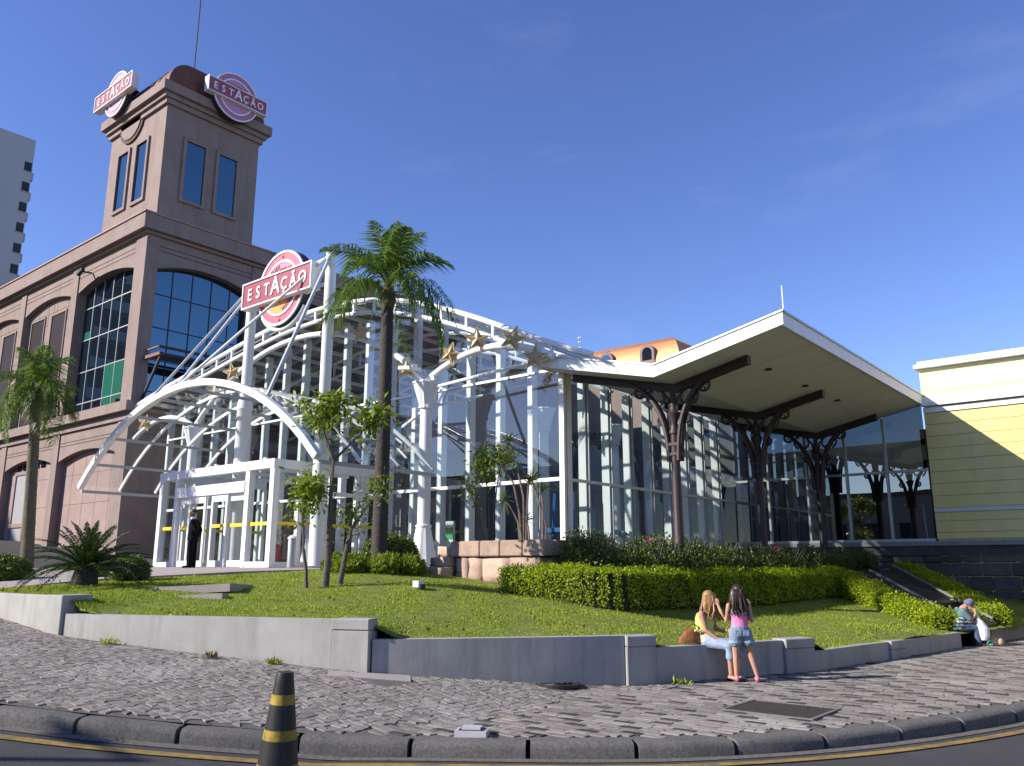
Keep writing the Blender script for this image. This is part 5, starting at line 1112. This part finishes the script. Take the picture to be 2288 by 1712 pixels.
sb = ob('concrete_slab', bevel(MB().add([(-9.55,7.62,zs(-9.55)-.05),(-8.72,8.42,zs(-8.72)-.05),(-9.0,8.68,zs(-9.0)-.05),(-9.83,7.88,zs(-9.83)-.05),(-9.55,7.62,zs(-9.55)+.006),(-8.72,8.42,zs(-8.72)+.006),(-9.0,8.68,zs(-9.0)+.006),(-9.83,7.88,zs(-9.83)+.006)], [(3,2,1,0),(4,5,6,7),(0,1,5,4),(1,2,6,5),(2,3,7,6),(3,0,4,7)]).mesh('concrete_slab', pave_c), .004)); tag(sb, 'flat concrete slab let into the pavement below the wall step', 'slab')
for i, (x0, y0, w, d, lab) in enumerate(((-15.2,9.0,1.6,1.0,'larger flat concrete slab in the lawn, right of the sago palm'),(-14.2,8.35,1.0,.25,'narrow concrete slab in the lawn in front of the larger one'))):
    z = lz(x0,y0); o = ob('lawn_slab', MB().box(-w/2,w/2,-d/2,d/2,-.1,.045).mesh('lawn_slab', pave_c)); o.location = (x0,y0,z); o.rotation_euler = (-.05,-.05,.55); tag(o, lab, 'slab')
# traffic cone
cone = thing('traffic_cone', 'black rubber traffic cone with worn yellow bands standing on the road', 'cone', (-5.52,3.97,zs(-5.5)-.145), -.0)
H = 1.12; rad = lambda z: .21 - .148*z/H
prof = [(.225,.03),(.216,.05)]+[(rad(z), z) for z in np.linspace(.06, H-.01, 16)]+[(.06,H),(.03,H)]
ob('body', MB().lathe(prof, n=36).mesh('body', rubber, 50), cone, local=True); ob('base', bevel(MB().box(-.27,.27,-.27,.27,0,.03).mesh('base', rubber), .008), cone, local=True)
for z0, z1 in ((.895,.965),(.65,.72),(.41,.48),(.15,.22)):
    o = ob('band', MB().lathe([(rad(z0)+.0015,z0),(rad(z1)+.0015,z1)], n=36).mesh('band', conetape, 50), cone, local=True)
cone.rotation_euler = (.0, .045, .0)
# street lamp pole outside the frame on the left: its shadow lies on the road
pz = thing('street_lamp', 'grey street lamp pole on the kerb beyond the left edge', 'street lamp', (-14.2,-4.4,-.1))
ob('pole', MB().tube([(-14.2,-4.4,-.1),(-14.4,-4.45,5.75)], .06, 10).mesh('pole', alu), pz); ob('arm', MB().tube([(-14.4,-4.45,5.7),(-15.2,-4.6,5.85)], .04, 8).mesh('arm', alu), pz); ob('head', MB().beam((-15.1,-4.58,5.84),(-15.6,-4.7,5.87),.22,.1).mesh('head', alu), pz)


# fallen leaves on the lawn and the pavement: nobody could count them
n = 420; y = 6.3+10*RNG.random(n)**1.2; x = lawn_x(y, RNG.random(n)); Pl = np.c_[x, y, lawn_z(np.c_[x, y])+.03]
ob('leaves', leaves(Pl, .07, f_dry, 'leaves', up=0, aspect=.5, nrm=np.tile([0,0,1.0],(n,1))), kind='stuff')
n = 150; i = RNG.integers(60, 330, n); K2 = offset(KL, .0); o2 = RNG.random(n)**3*4.0-.12; tq = np.gradient(KL, axis=0); tq /= np.linalg.norm(tq, axis=1)[:,None]
Pp = np.c_[KL[i,0]-tq[i,1]*o2, KL[i,1]+tq[i,0]*o2, [zs(KL[k,0]-tq[k,1]*v)+(.012 if v > 0 else -.125) for k, v in zip(i, o2)]]
ob('leaves', leaves(Pp, .05, f_dry, 'leaves', up=0, aspect=.55, nrm=np.tile([0,0,1.0],(n,1))), kind='stuff')
# ------------------------------------------------------------------ people (local axes: x to the camera's right, y away, z up)
def person(label, loc, rz=YAW): 
    t = thing('person', label, 'person', loc, rz); return t
def limb(mb, pts, rs, n=10): 
    # chain of tapered tubes with balls at the joints
    P = [Vector(p) for p in pts]; mb.tube(P, rs, n)
    for p, r in zip(P, rs): ball_(mb, p, r)
def ball_(mb, c, r, s=(1,1,1), n=10):
    prof = [(math.sin(a)*r, -math.cos(a)*r) for a in np.linspace(.05, math.pi-.05, 8)]
    q = MB().lathe(prof, n=n); mb.add([(c[0]+v[0]*s[0], c[1]+v[1]*s[1], c[2]+v[2]*s[2]) for v in q.v], q.f)
def oval(mb, sections, n=14):
    # torso: list of (centre, half width x, half depth y, yaw)
    vs = []
    for c, a, b, yw in sections:
        for k in range(n):
            t = 2*math.pi*k/n; u, v = a*math.cos(t), b*math.sin(t); vs.append((c[0]+u*math.cos(yw)-v*math.sin(yw), c[1]+u*math.sin(yw)+v*math.cos(yw), c[2]))
    m = len(sections); mb.add(vs, [(i*n+k, i*n+(k+1)%n, (i+1)*n+(k+1)%n, (i+1)*n+k) for i in range(m-1) for k in range(n)]+[tuple(range(n-1,-1,-1)), tuple((m-1)*n+k for k in range(n))])
def hand(mb, wrist, dirv, side, s=1.0, curl=.5):
    """palm, four unequal bent fingers and a thumb"""
    d = Vector(dirv).normalized(); sd = Vector(side); sd = (sd-d*sd.dot(d)).normalized(); nrm = d.cross(sd)
    w = Vector(wrist); pe = w+d*.085*s
    for k in range(4):
        a = w+d*.02*s+sd*(.010*(k-1.5))*s; b = pe+sd*(.019*(k-1.5))*s; mb.tube([a, b], [.014*s,.0115*s], 6)
        L = (.062,.075,.070,.052)[k]*s; m = b+d*L*.5+nrm*L*.2*curl; e = m+(d*(1-curl*.6)+nrm*curl*.8).normalized()*L*.5; mb.tube([b, m, e], [.0095*s,.009*s,.007*s], 6)
    tb = w+d*.025*s+sd*(-.028)*s; tm = tb+(d*.6-sd*.8).normalized()*.035*s; te = tm+(d*.95-sd*.2+nrm*.25).normalized()*.032*s; mb.tube([w+d*.01*s, tb, tm, te], [.013*s,.0115*s,.010*s,.008*s], 6)
def head(mb, c, face, r, tilt=0):
    """head with chin, nose, brow, lips and ears; face = horizontal facing direction"""
    f = Vector(face).normalized(); rt = Vector((f.y, -f.x, 0)).normalized(); up = rt.cross(f).normalized()*1
    if up.z < 0: up = -up
    c = Vector(c)
    def add(o, rad, s):
        q = MB(); ball_(q, (0,0,0), rad); mb.add([c + rt*(o[0]+v[0]*s[0]) + f*(o[1]+v[1]*s[1]) + up*(o[2]+v[2]*s[2]) for v in q.v], q.f)
    add((0,-.01*r/.1,.02*r/.1), r, (.80,.98,1.0)); add((0,.03*r/.1,-.055*r/.1), r*.62, (.92,.88,.95)); add((0,.055*r/.1,-.095*r/.1), r*.26, (1.1,.8,.8))
    add((0,.098*r/.1,-.025*r/.1), r*.13, (.9,1.3,1.5)); add((0,.088*r/.1,-.070*r/.1), r*.13, (1.8,.5,.6)); add((0,.080*r/.1,.02*r/.1), r*.18, (2.8,.5,.5))
    for s in (-1, 1): add((s*.083*r/.1,-.01,-.015*r/.1), r*.20, (.35,.8,1.3))
    return c, rt, f, up
def face_bits(t, body, c, rt, f, up, r):
    for s in (-1, 1):
        q = MB(); ball_(q, c+rt*s*.034*r/.1+f*.083*r/.1+up*.002, .0125*r/.1, n=8); ob('eye', q.mesh('eye', M('eye_white', (.7,.68,.65), .3)), body, local=True)
        q = MB(); ball_(q, c+rt*s*.034*r/.1+f*.093*r/.1+up*.002, .006*r/.1, n=8); ob('pupil', q.mesh('pupil', M('eye_dark', (.02,.015,.01), .3)), body, local=True)
    q = MB(); ball_(q, c+f*.094*r/.1-up*.070*r/.1, .013*r/.1, (1.7,1.2,.6)); ob('lips', q.mesh('lips', M('lips', (.36,.12,.10), .5)), body, local=True)
def hair_strands(t, roots, drops, mat, w=.012, name='hair', n=320, seed=1, spread=.03):
    pass
def cloth(t, mb, mat, name, vox=.012, it=2): return ob(name, remeshed(mb, vox, mat, name, it), t, local=True)
def long_hair(t, c, r, f, mat, length, back, seed, side=1.0):
    """cap over the skull and many overlapping locks falling from the crown"""
    rnd = random.Random(seed); f = Vector(f).normalized(); rt = Vector((f.y,-f.x,0)); mb = MB()
    q = MB(); ball_(q, (0,0,0), r*1.06, n=14)
    for v in q.v: pass
    mb.add([Vector(c)+rt*v[0]*.86+f*(v[1]*1.02-.018)+Vector((0,0,v[2]*1.02+.03)) for v in q.v if True], q.f)
    core = remeshed(mb, .014, mat, 'hair', 1); o = ob('hair', core, t, local=True)
    lk = MB()
    for k in range(230):
        a = rnd.uniform(math.radians(40), math.radians(320)); a0 = a; dirn = f*math.cos(a)+rt*math.sin(a)
        p0 = Vector(c)+Vector((0,0,r*.98))+dirn*r*.25-f*.02; p1 = Vector(c)+dirn*r*.96+Vector((0,0,r*.45))-f*.018; p2 = Vector(c)+dirn*r*(1.06+.1*rnd.random())+Vector((0,0,-r*.45))-f*.01
        L = length*rnd.uniform(.75,1.05); bk = Vector(back)*L*.4; p3 = p2+Vector((0,0,-L*.55))+bk*.6+Vector((rnd.gauss(0,.022),rnd.gauss(0,.022),0)); p4 = p3+Vector((0,0,-L*.42))+bk*.4+Vector((rnd.gauss(0,.035),rnd.gauss(0,.035),0))
        lk.tube([p0,p1,p2,p3,p4], [.006,.011,.013,.010,.002], 5)
    ob('locks', lk.mesh('locks', mat, True), o, local=True)
denim = M('denim', (.20,.26,.33), .85, .3, 14, bump=.6, bs=22); denim_l = M('light_denim', (.27,.34,.45), .85, .28, 12, bump=.6, bs=20)
hair_b = M('dark_hair', (.03,.018,.012), .42, .3, 30, island=.3); hair_bl = M('blond_hair', (.30,.17,.07), .42, .3, 30, island=.35)
# girl standing with her back to the camera
gz = zs(-5.78); girl = person('girl with long dark hair in pink top and denim shorts, standing with her back turned', (-5.80,12.72,-.085))
mb = MB()
limb(mb, [(-.075,.0,.74),(-.085,.02,.40),(-.10,-.02,.09)], [.082,.052,.034]); limb(mb, [(.075,.0,.74),(.145,.02,.41),(.215,-.03,.09)], [.082,.052,.034])
for fx in (-.10, .215): limb(mb, [(fx,-.045,.045),(fx+.012,.03,.035),(fx+.02,.12,.022)], [.032,.034,.024])
oval(mb, [((0,0,.68),.135,.095,0),((0,0,.78),.145,.10,0),((0,.005,.90),.115,.08,0),((0,.01,1.02),.135,.085,0),((0,.01,1.12),.150,.08,0),((0,.01,1.165),.09,.06,0)])
limb(mb, [(0,.015,1.13),(0,.03,1.24)], [.046,.042])
limb(mb, [(-.155,.01,1.13),(-.205,.02,.90),(-.26,.10,1.03),(-.285,.15,1.12)], [.042,.033,.027,.022]); limb(mb, [(.155,.01,1.13),(.195,.0,.90),(.12,.15,.98),(.03,.2,1.03)], [.042,.034,.027,.022])
hand(mb, (-.285,.15,1.12), (-.1,.35,1), (1,0,0), .85); hand(mb, (.03,.2,1.03), (-1,.4,.3), (0,0,1), .85)
gc = (-.01,.035,1.325); hd = head(mb, gc, (-.35,.94,0), .098)
gb = ob('body', remeshed(mb, .0085, skin, 'body'), girl, local=True); face_bits(girl, gb, *hd, .098)
mb = MB(); oval(mb, [((0,0,.765),.150,.108,0),((0,.0,.84),.135,.10,0),((0,.005,.92),.125,.092,0),((0,.01,1.0),.140,.097,0),((0,.01,1.035),.143,.097,0)]); cloth(girl, mb, M('pink_top', (.78,.22,.42), .8, .1, 8), 'top')
mb = MB(); oval(mb, [((0,.008,1.0),.146,.101,0),((0,.01,1.06),.150,.100,0),((0,.01,1.10),.13,.088,0)]); limb(mb, [(-.085,-.06,1.08),(-.075,-.03,1.16),(-.07,.04,1.15)], [.016,.014,.014], 6); limb(mb, [(.085,-.06,1.08),(.075,-.03,1.16),(.07,.04,1.15)], [.016,.014,.014], 6); tp = cloth(girl, mb, M('white_top', (.80,.74,.74), .8, .06), 'yoke')
q = MB()
for k in range(5): ball_(q, (-.05+.03*k+random.uniform(-.01,.01), -.092, 1.02+random.uniform(-.03,.03)), .016, (1,.3,.8))
ob('flower_print', q.mesh('flower_print', M('print_leaf', (.2,.3,.22), .8)), tp, local=True)
mb = MB(); oval(mb, [((0,0,.66),.150,.112,0),((0,0,.74),.156,.116,0),((0,0,.82),.142,.106,0)]); limb(mb, [(-.078,0,.72),(-.083,.005,.58)], [.10,.098], 14); limb(mb, [(.082,0,.72),(.115,.01,.58)], [.10,.098], 14); sh = cloth(girl, mb, denim, 'shorts')
for x in (-.06, .06): ob('pocket', MB().box(x-.045,x+.045,-.121,-.112,.68,.765).mesh('pocket', denim_l), sh, local=True)
for x, dx in ((-.083,0),(.117,.0)): ob('cuff', MB().lathe([(.098,-.02),(.104,-.02),(.104,.02),(.098,.02)], (x,.008,.585), 16).mesh('cuff', denim_l), sh, local=True)
long_hair(girl, gc, .1, (-.35,.94,0), hair_b, .32, (.05,-.12,0), 4)
for fx in (-.10, .215):
    mb = MB(); limb(mb, [(fx-.002,-.055,.03),(fx+.012,.03,.028),(fx+.022,.13,.02)], [.038,.040,.030]); cloth(girl, mb, M('pink_shoe', (.70,.18,.30), .5), 'shoe', .010)
# woman seated on the wall, turned right
wo_ = person('woman with long fair hair in lime top and light jeans, seated on the wall', (-6.40,12.72,.425)); wf = (.95,-.12,-.18)
mb = MB()
oval(mb, [((.0,.02,.02),.15,.14,-.5),((.0,.02,.12),.15,.12,-.5),((.0,.03,.25),.125,.10,-.5),((.01,.03,.38),.15,.11,-.5),((.03,.03,.47),.16,.095,-.5),((.04,.03,.52),.09,.06,-.5)])
limb(mb, [(.05,.03,.50),(.085,.03,.61)], [.05,.046])
limb(mb, [(-.07,-.09,.475),(-.02,-.14,.22),(.14,-.20,.10),(.24,-.2,.09)], [.052,.042,.033,.026]); limb(mb, [(.13,.14,.47),(.20,.10,.23),(.30,.02,.20),(.34,-.06,.22)], [.05,.042,.033,.026])
hand(mb, (.24,-.2,.09), (1,.1,-.1), (0,1,0), .95, .7); hand(mb, (.34,-.06,.22), (.8,-.5,.2), (0,.5,.8), .95, .7)
limb(mb, [(.04,-.06,.05),(.30,-.30,.0),(.31,-.30,-.42)], [.095,.062,.040]); limb(mb, [(.10,.06,.05),(.50,-.20,-.02),(.40,-.27,-.42)], [.095,.062,.040])
for ax, ay in ((.31,-.30),(.40,-.27)): limb(mb, [(ax-.02,ay+.03,-.475),(ax+.05,ay-.05,-.485),(ax+.11,ay-.10,-.495)], [.036,.037,.026])
wc = (.115,.02,.70); hd = head(mb, wc, wf, .104)
wb = ob('body', remeshed(mb, .0095, skin, 'body'), wo_, local=True); face_bits(wo_, wb, *hd, .104)
mb = MB(); oval(mb, [((.0,.02,.12),.165,.135,-.5),((.0,.03,.25),.142,.118,-.5),((.01,.03,.38),.165,.125,-.5),((.03,.03,.465),.16,.105,-.5),((.04,.03,.50),.11,.075,-.5)]); tt0 = cloth(wo_, mb, M('lime_top', (.52,.66,.16), .8, .08, 6), 'top')
mb = MB(); oval(mb, [((.0,.02,.03),.168,.15,-.5),((.0,.02,.10),.168,.14,-.5),((.0,.025,.17),.158,.13,-.5)]); hm_ = cloth(wo_, mb, M('print_hem', (.66,.58,.42), .8, .35, 25), 'patterned_hem')
mb = MB(); oval(mb, [((.02,.0,-.005),.165,.15,-.5),((.01,.02,.06),.16,.142,-.5)]); limb(mb, [(.04,-.06,.045),(.30,-.30,.0),(.31,-.305,-.16)], [.112,.085,.078], 14); limb(mb, [(.10,.06,.045),(.50,-.20,-.02),(.49,-.22,-.13)], [.112,.085,.078], 14); jn = cloth(wo_, mb, denim_l, 'jeans')
long_hair(wo_, wc, .105, wf, hair_bl, .30, (-.18,-.0,0), 9)
for ax, ay in ((.31,-.30),(.40,-.27)):
    mb = MB(); limb(mb, [(ax-.03,ay+.04,-.492),(ax+.05,ay-.05,-.497),(ax+.12,ay-.11,-.502)], [.036,.037,.028]); cloth(wo_, mb, M('dark_shoe', (.03,.02,.02), .5), 'shoe', .010)
bagl = thing('handbag', 'brown leather handbag resting on the wall beside the seated woman', 'bag', (-6.52,12.62,.425), YAW)
mb = MB(); oval(mb, [((-.10,-.05,.02),.20,.075,.1),((-.10,-.05,.10),.19,.075,.1),((-.08,-.05,.19),.12,.05,.1),((-.07,-.05,.235),.07,.03,.1)]); ob('body', remeshed(mb, .012, M('brown_leather', (.24,.095,.03), .45, .25, 8, bump=.4, bs=18), 'body', 1), bagl, local=True)
ob('strap', MB().tube([(-.2,-.05,.18),(-.14,-.05,.27),(-.05,-.05,.32),(.03,-.05,.28),(.05,-.05,.18)], .012, 6).mesh('strap', M('brown_leather', (0,0,0))), bagl, local=True)
q = MB()
for k in range(8): ball_(q, (-.02+.022*k, -.10, .215+.012*math.sin(k*2)), .024, (1,.8,.8))
ob('scarf', q.mesh('scarf', M('scarf_cloth', (.66,.50,.22), .8, .4, 30)), bagl, local=True)
# guard in a dark suit by the doors, looking left
gd = person('man in dark suit standing by the lobby doors with hands behind his back', (-23.25,13.3,1.60)); suit = M('dark_suit', (.008,.008,.010), .9, .2, 8, spec=.08)
mb = MB(); GF = (-.92,-.35,0); gy = .35
limb(mb, [(-.02,.02,1.40),(-.04,.0,1.52)], [.06,.055]); hd = head(mb, (-.055,-.01,1.615), GF, .108); oval(mb, [((0,.0,1.0),.13,.18,gy),((0,.0,1.2),.12,.19,gy),((0,0,1.38),.10,.19,gy),((0,0,1.44),.06,.10,gy)])
limb(mb, [(.05,-.2,1.38),(.14,-.16,1.12),(.16,-.02,.93)], [.05,.042,.033]); limb(mb, [(.02,.2,1.38),(.14,.18,1.12),(.16,.05,.92)], [.05,.042,.033]); hand(mb, (.16,-.02,.93), (.1,.5,-.8), (1,0,0), 1.0, .8); hand(mb, (.16,.05,.92), (.1,-.5,-.8), (1,0,0), 1.0, .8)
limb(mb, [(.0,-.08,.95),(-.01,-.09,.5),(.0,-.09,.08)], [.09,.06,.045]); limb(mb, [(.02,.08,.95),(.03,.08,.5),(.04,.08,.08)], [.09,.06,.045])
b_ = ob('body', remeshed(mb, .012, skin_d, 'body'), gd, local=True); face_bits(gd, b_, *hd, .108)
mb = MB(); oval(mb, [((.01,0,.80),.165,.22,gy),((0,0,1.0),.150,.20,gy),((.01,.0,1.2),.145,.205,gy),((.01,0,1.36),.12,.215,gy),((-.0,0,1.43),.08,.13,gy)]); limb(mb, [(.04,-.2,1.36),(.15,-.17,1.12),(.17,-.04,.96)], [.075,.064,.055], 12); limb(mb, [(.02,.2,1.36),(.15,.18,1.12),(.17,.05,.95)], [.075,.064,.055], 12); cloth(gd, mb, suit, 'jacket', .016)
mb = MB(); oval(mb, [((.01,0,.80),.14,.18,gy),((.01,0,.98),.14,.18,gy)]); limb(mb, [(.0,-.08,.88),(-.01,-.09,.45),(.0,-.09,.07)], [.105,.088,.085], 12); limb(mb, [(.02,.08,.88),(.03,.08,.45),(.045,.08,.07)], [.105,.088,.085], 12); cloth(gd, mb, suit, 'trousers', .016)
mb = MB(); limb(mb, [(-.035,0,1.44),(-.045,0,1.485)], [.068,.062]); ob('collar', remeshed(mb, .012, M('white_shirt', (.62,.64,.72), .7), 'collar'), gd, local=True)
mb = MB(); ball_(mb, (-.025,.005,1.665), .103, (.95,.9,.72), 14); ob('hair', remeshed(mb, .014, M('black_hair', (.012,.01,.01), .6), 'hair'), gd, local=True)
for yy in (-.09, .08): mb = MB(); limb(mb, [(.04,yy+.02,.045),(-.06,yy-.02,.04),(-.17,yy-.06,.03)], [.045,.05,.035]); cloth(gd, mb, M('black_shoe', (.012,.012,.012), .3), 'shoe', .014)
# man seated at the foot of the path
sm_ = person('man in striped shirt and cap sitting hunched at the foot of the path', (-4.62,21.55,.20)); SF = (.85,-.35,-.45)
mb = MB()
oval(mb, [((0,0,.06),.15,.17,.3),((.03,0,.2),.13,.17,.3),((.09,0,.36),.13,.18,.3),((.17,-.01,.47),.11,.17,.3),((.24,-.01,.53),.06,.08,.3)]); limb(mb, [(.22,-.01,.52),(.32,-.03,.58)], [.06,.055]); hd = head(mb, (.38,-.05,.60), SF, .108)
limb(mb, [(.14,-.18,.47),(.26,-.22,.27),(.40,-.18,.36),(.44,-.14,.42)], [.055,.046,.036,.03]); limb(mb, [(.20,.16,.47),(.34,.14,.26),(.44,.04,.3)], [.055,.046,.034]); hand(mb, (.44,-.14,.42), (.2,.3,.9), (1,0,0), 1, .8); hand(mb, (.44,.04,.3), (.8,-.5,.1), (0,0,1), 1, .8)
limb(mb, [(.03,-.09,.08),(.40,-.16,.08),(.42,-.17,-.25)], [.1,.07,.05]); limb(mb, [(.03,.09,.08),(.44,.08,.09),(.47,.05,-.25)], [.1,.07,.05])
b_ = ob('body', remeshed(mb, .013, skin, 'body'), sm_, local=True); face_bits(sm_, b_, *hd, .108)
secs = [((0,0,.05),.175,.195,.3),((.03,0,.2),.16,.195,.3),((.09,0,.36),.155,.205,.3),((.17,-.01,.47),.13,.195,.3),((.23,-.01,.52),.08,.11,.3)]
st = M('shirt_green_grey', (.12,.19,.20), .85, .1, 6); mb = MB(); oval(mb, secs); limb(mb, [(.14,-.18,.46),(.25,-.22,.30)], [.075,.066], 12); limb(mb, [(.19,.16,.46),(.31,.15,.32)], [.075,.066], 12); shm = cloth(sm_, mb, st, 'shirt', .016)
for k, zz in enumerate((.08,.155,.23,.30)):
    i = max(j for j in range(4) if secs[j][0][2] <= zz); f = (zz-secs[i][0][2])/(secs[i+1][0][2]-secs[i][0][2]); c = [lerp(secs[i][0][j], secs[i+1][0][j], f) for j in range(3)]; a, b = lerp(secs[i][1], secs[i+1][1], f)+.012, lerp(secs[i][2], secs[i+1][2], f)+.012
    mb = MB(); oval(mb, [((c[0]-.006,c[1],zz-.02),a+.004,b+.004,.3),((c[0]+.006,c[1],zz+.02),a,b,.3)], 20); ob('stripe', mb.mesh('stripe', M('shirt_stripe', (.66,.66,.74), .85), True), shm, local=True)
mb = MB(); oval(mb, [((.02,0,.02),.17,.18,.3),((.01,0,.10),.165,.18,.3)]); limb(mb, [(.04,-.09,.085),(.40,-.16,.085),(.42,-.17,-.26)], [.115,.09,.075], 12); limb(mb, [(.04,.09,.085),(.44,.08,.095),(.47,.05,-.26)], [.115,.09,.075], 12); cloth(sm_, mb, M('dark_jeans', (.06,.09,.14), .85, .15), 'trousers', .016)
mb = MB(); ball_(mb, (.37,-.045,.635), .117, (1,.95,.75), 14); mb.add([(.40,-.14,.62),(.52,-.13,.60),(.53,-.02,.60),(.42,.03,.63),(.40,-.14,.635),(.52,-.13,.615),(.53,-.02,.615),(.42,.03,.645)], [(3,2,1,0),(4,5,6,7),(0,1,5,4),(1,2,6,5),(2,3,7,6),(3,0,4,7)]); ob('cap', remeshed(mb, .014, M('cap_blue', (.13,.14,.22), .8), 'cap', 1), sm_, local=True)
for ax, ay in ((.43,-.18),(.48,.04)): mb = MB(); limb(mb, [(ax-.03,ay,-.285),(ax+.06,ay-.03,-.29),(ax+.15,ay-.05,-.295)], [.042,.046,.034]); cloth(sm_, mb, M('red_brown_shoe', (.12,.04,.03), .6), 'shoe', .014)
pb = thing('plastic_bag', 'white plastic carrier bag held by the seated man in striped shirt', 'bag', (-4.62,21.55,.20), YAW)
mb = MB(); oval(mb, [((.52,-.22,-.18),.07,.07,0),((.54,-.22,-.08),.12,.10,0),((.53,-.22,.08),.13,.10,0),((.48,-.20,.22),.09,.07,0),((.45,-.17,.32),.03,.03,0),((.44,-.15,.42),.02,.02,0)]); ob('bag', remeshed(mb, .014, M('white_plastic', (.75,.75,.82), .35, .05, 6, bump=.4, bs=14), 'bag', 1), pb, local=True)
pk = thing('paper_parcel', 'crumpled tan paper parcel on the pavement beside the seated man', 'parcel', (-4.62,21.55,-.10), YAW)
mb = MB(); oval(mb, [((.72,-.15,.0),.14,.11,.2),((.72,-.15,.10),.15,.12,.2),((.74,-.15,.19),.09,.06,.2)]); ball_(mb, (.88,-.2,.09), .09); ob('paper', remeshed(mb, .018, M('tan_paper', (.48,.33,.19), .8, .2, 8, bump=.6, bs=16), 'paper', 0), pk, local=True)
gt = thing('green_tape_roll', 'small green ring-shaped roll standing on the pavement beside the paper parcel', 'roll', (-4.62,21.55,-.10), YAW)
ob('roll', MB().tube([(.60+.055*math.cos(a), -.30, .06+.055*math.sin(a)) for a in np.linspace(0, 2*math.pi, 18)], .022, 8).mesh('roll', M('roll_green', (.02,.16,.12), .5), True), gt, local=True)
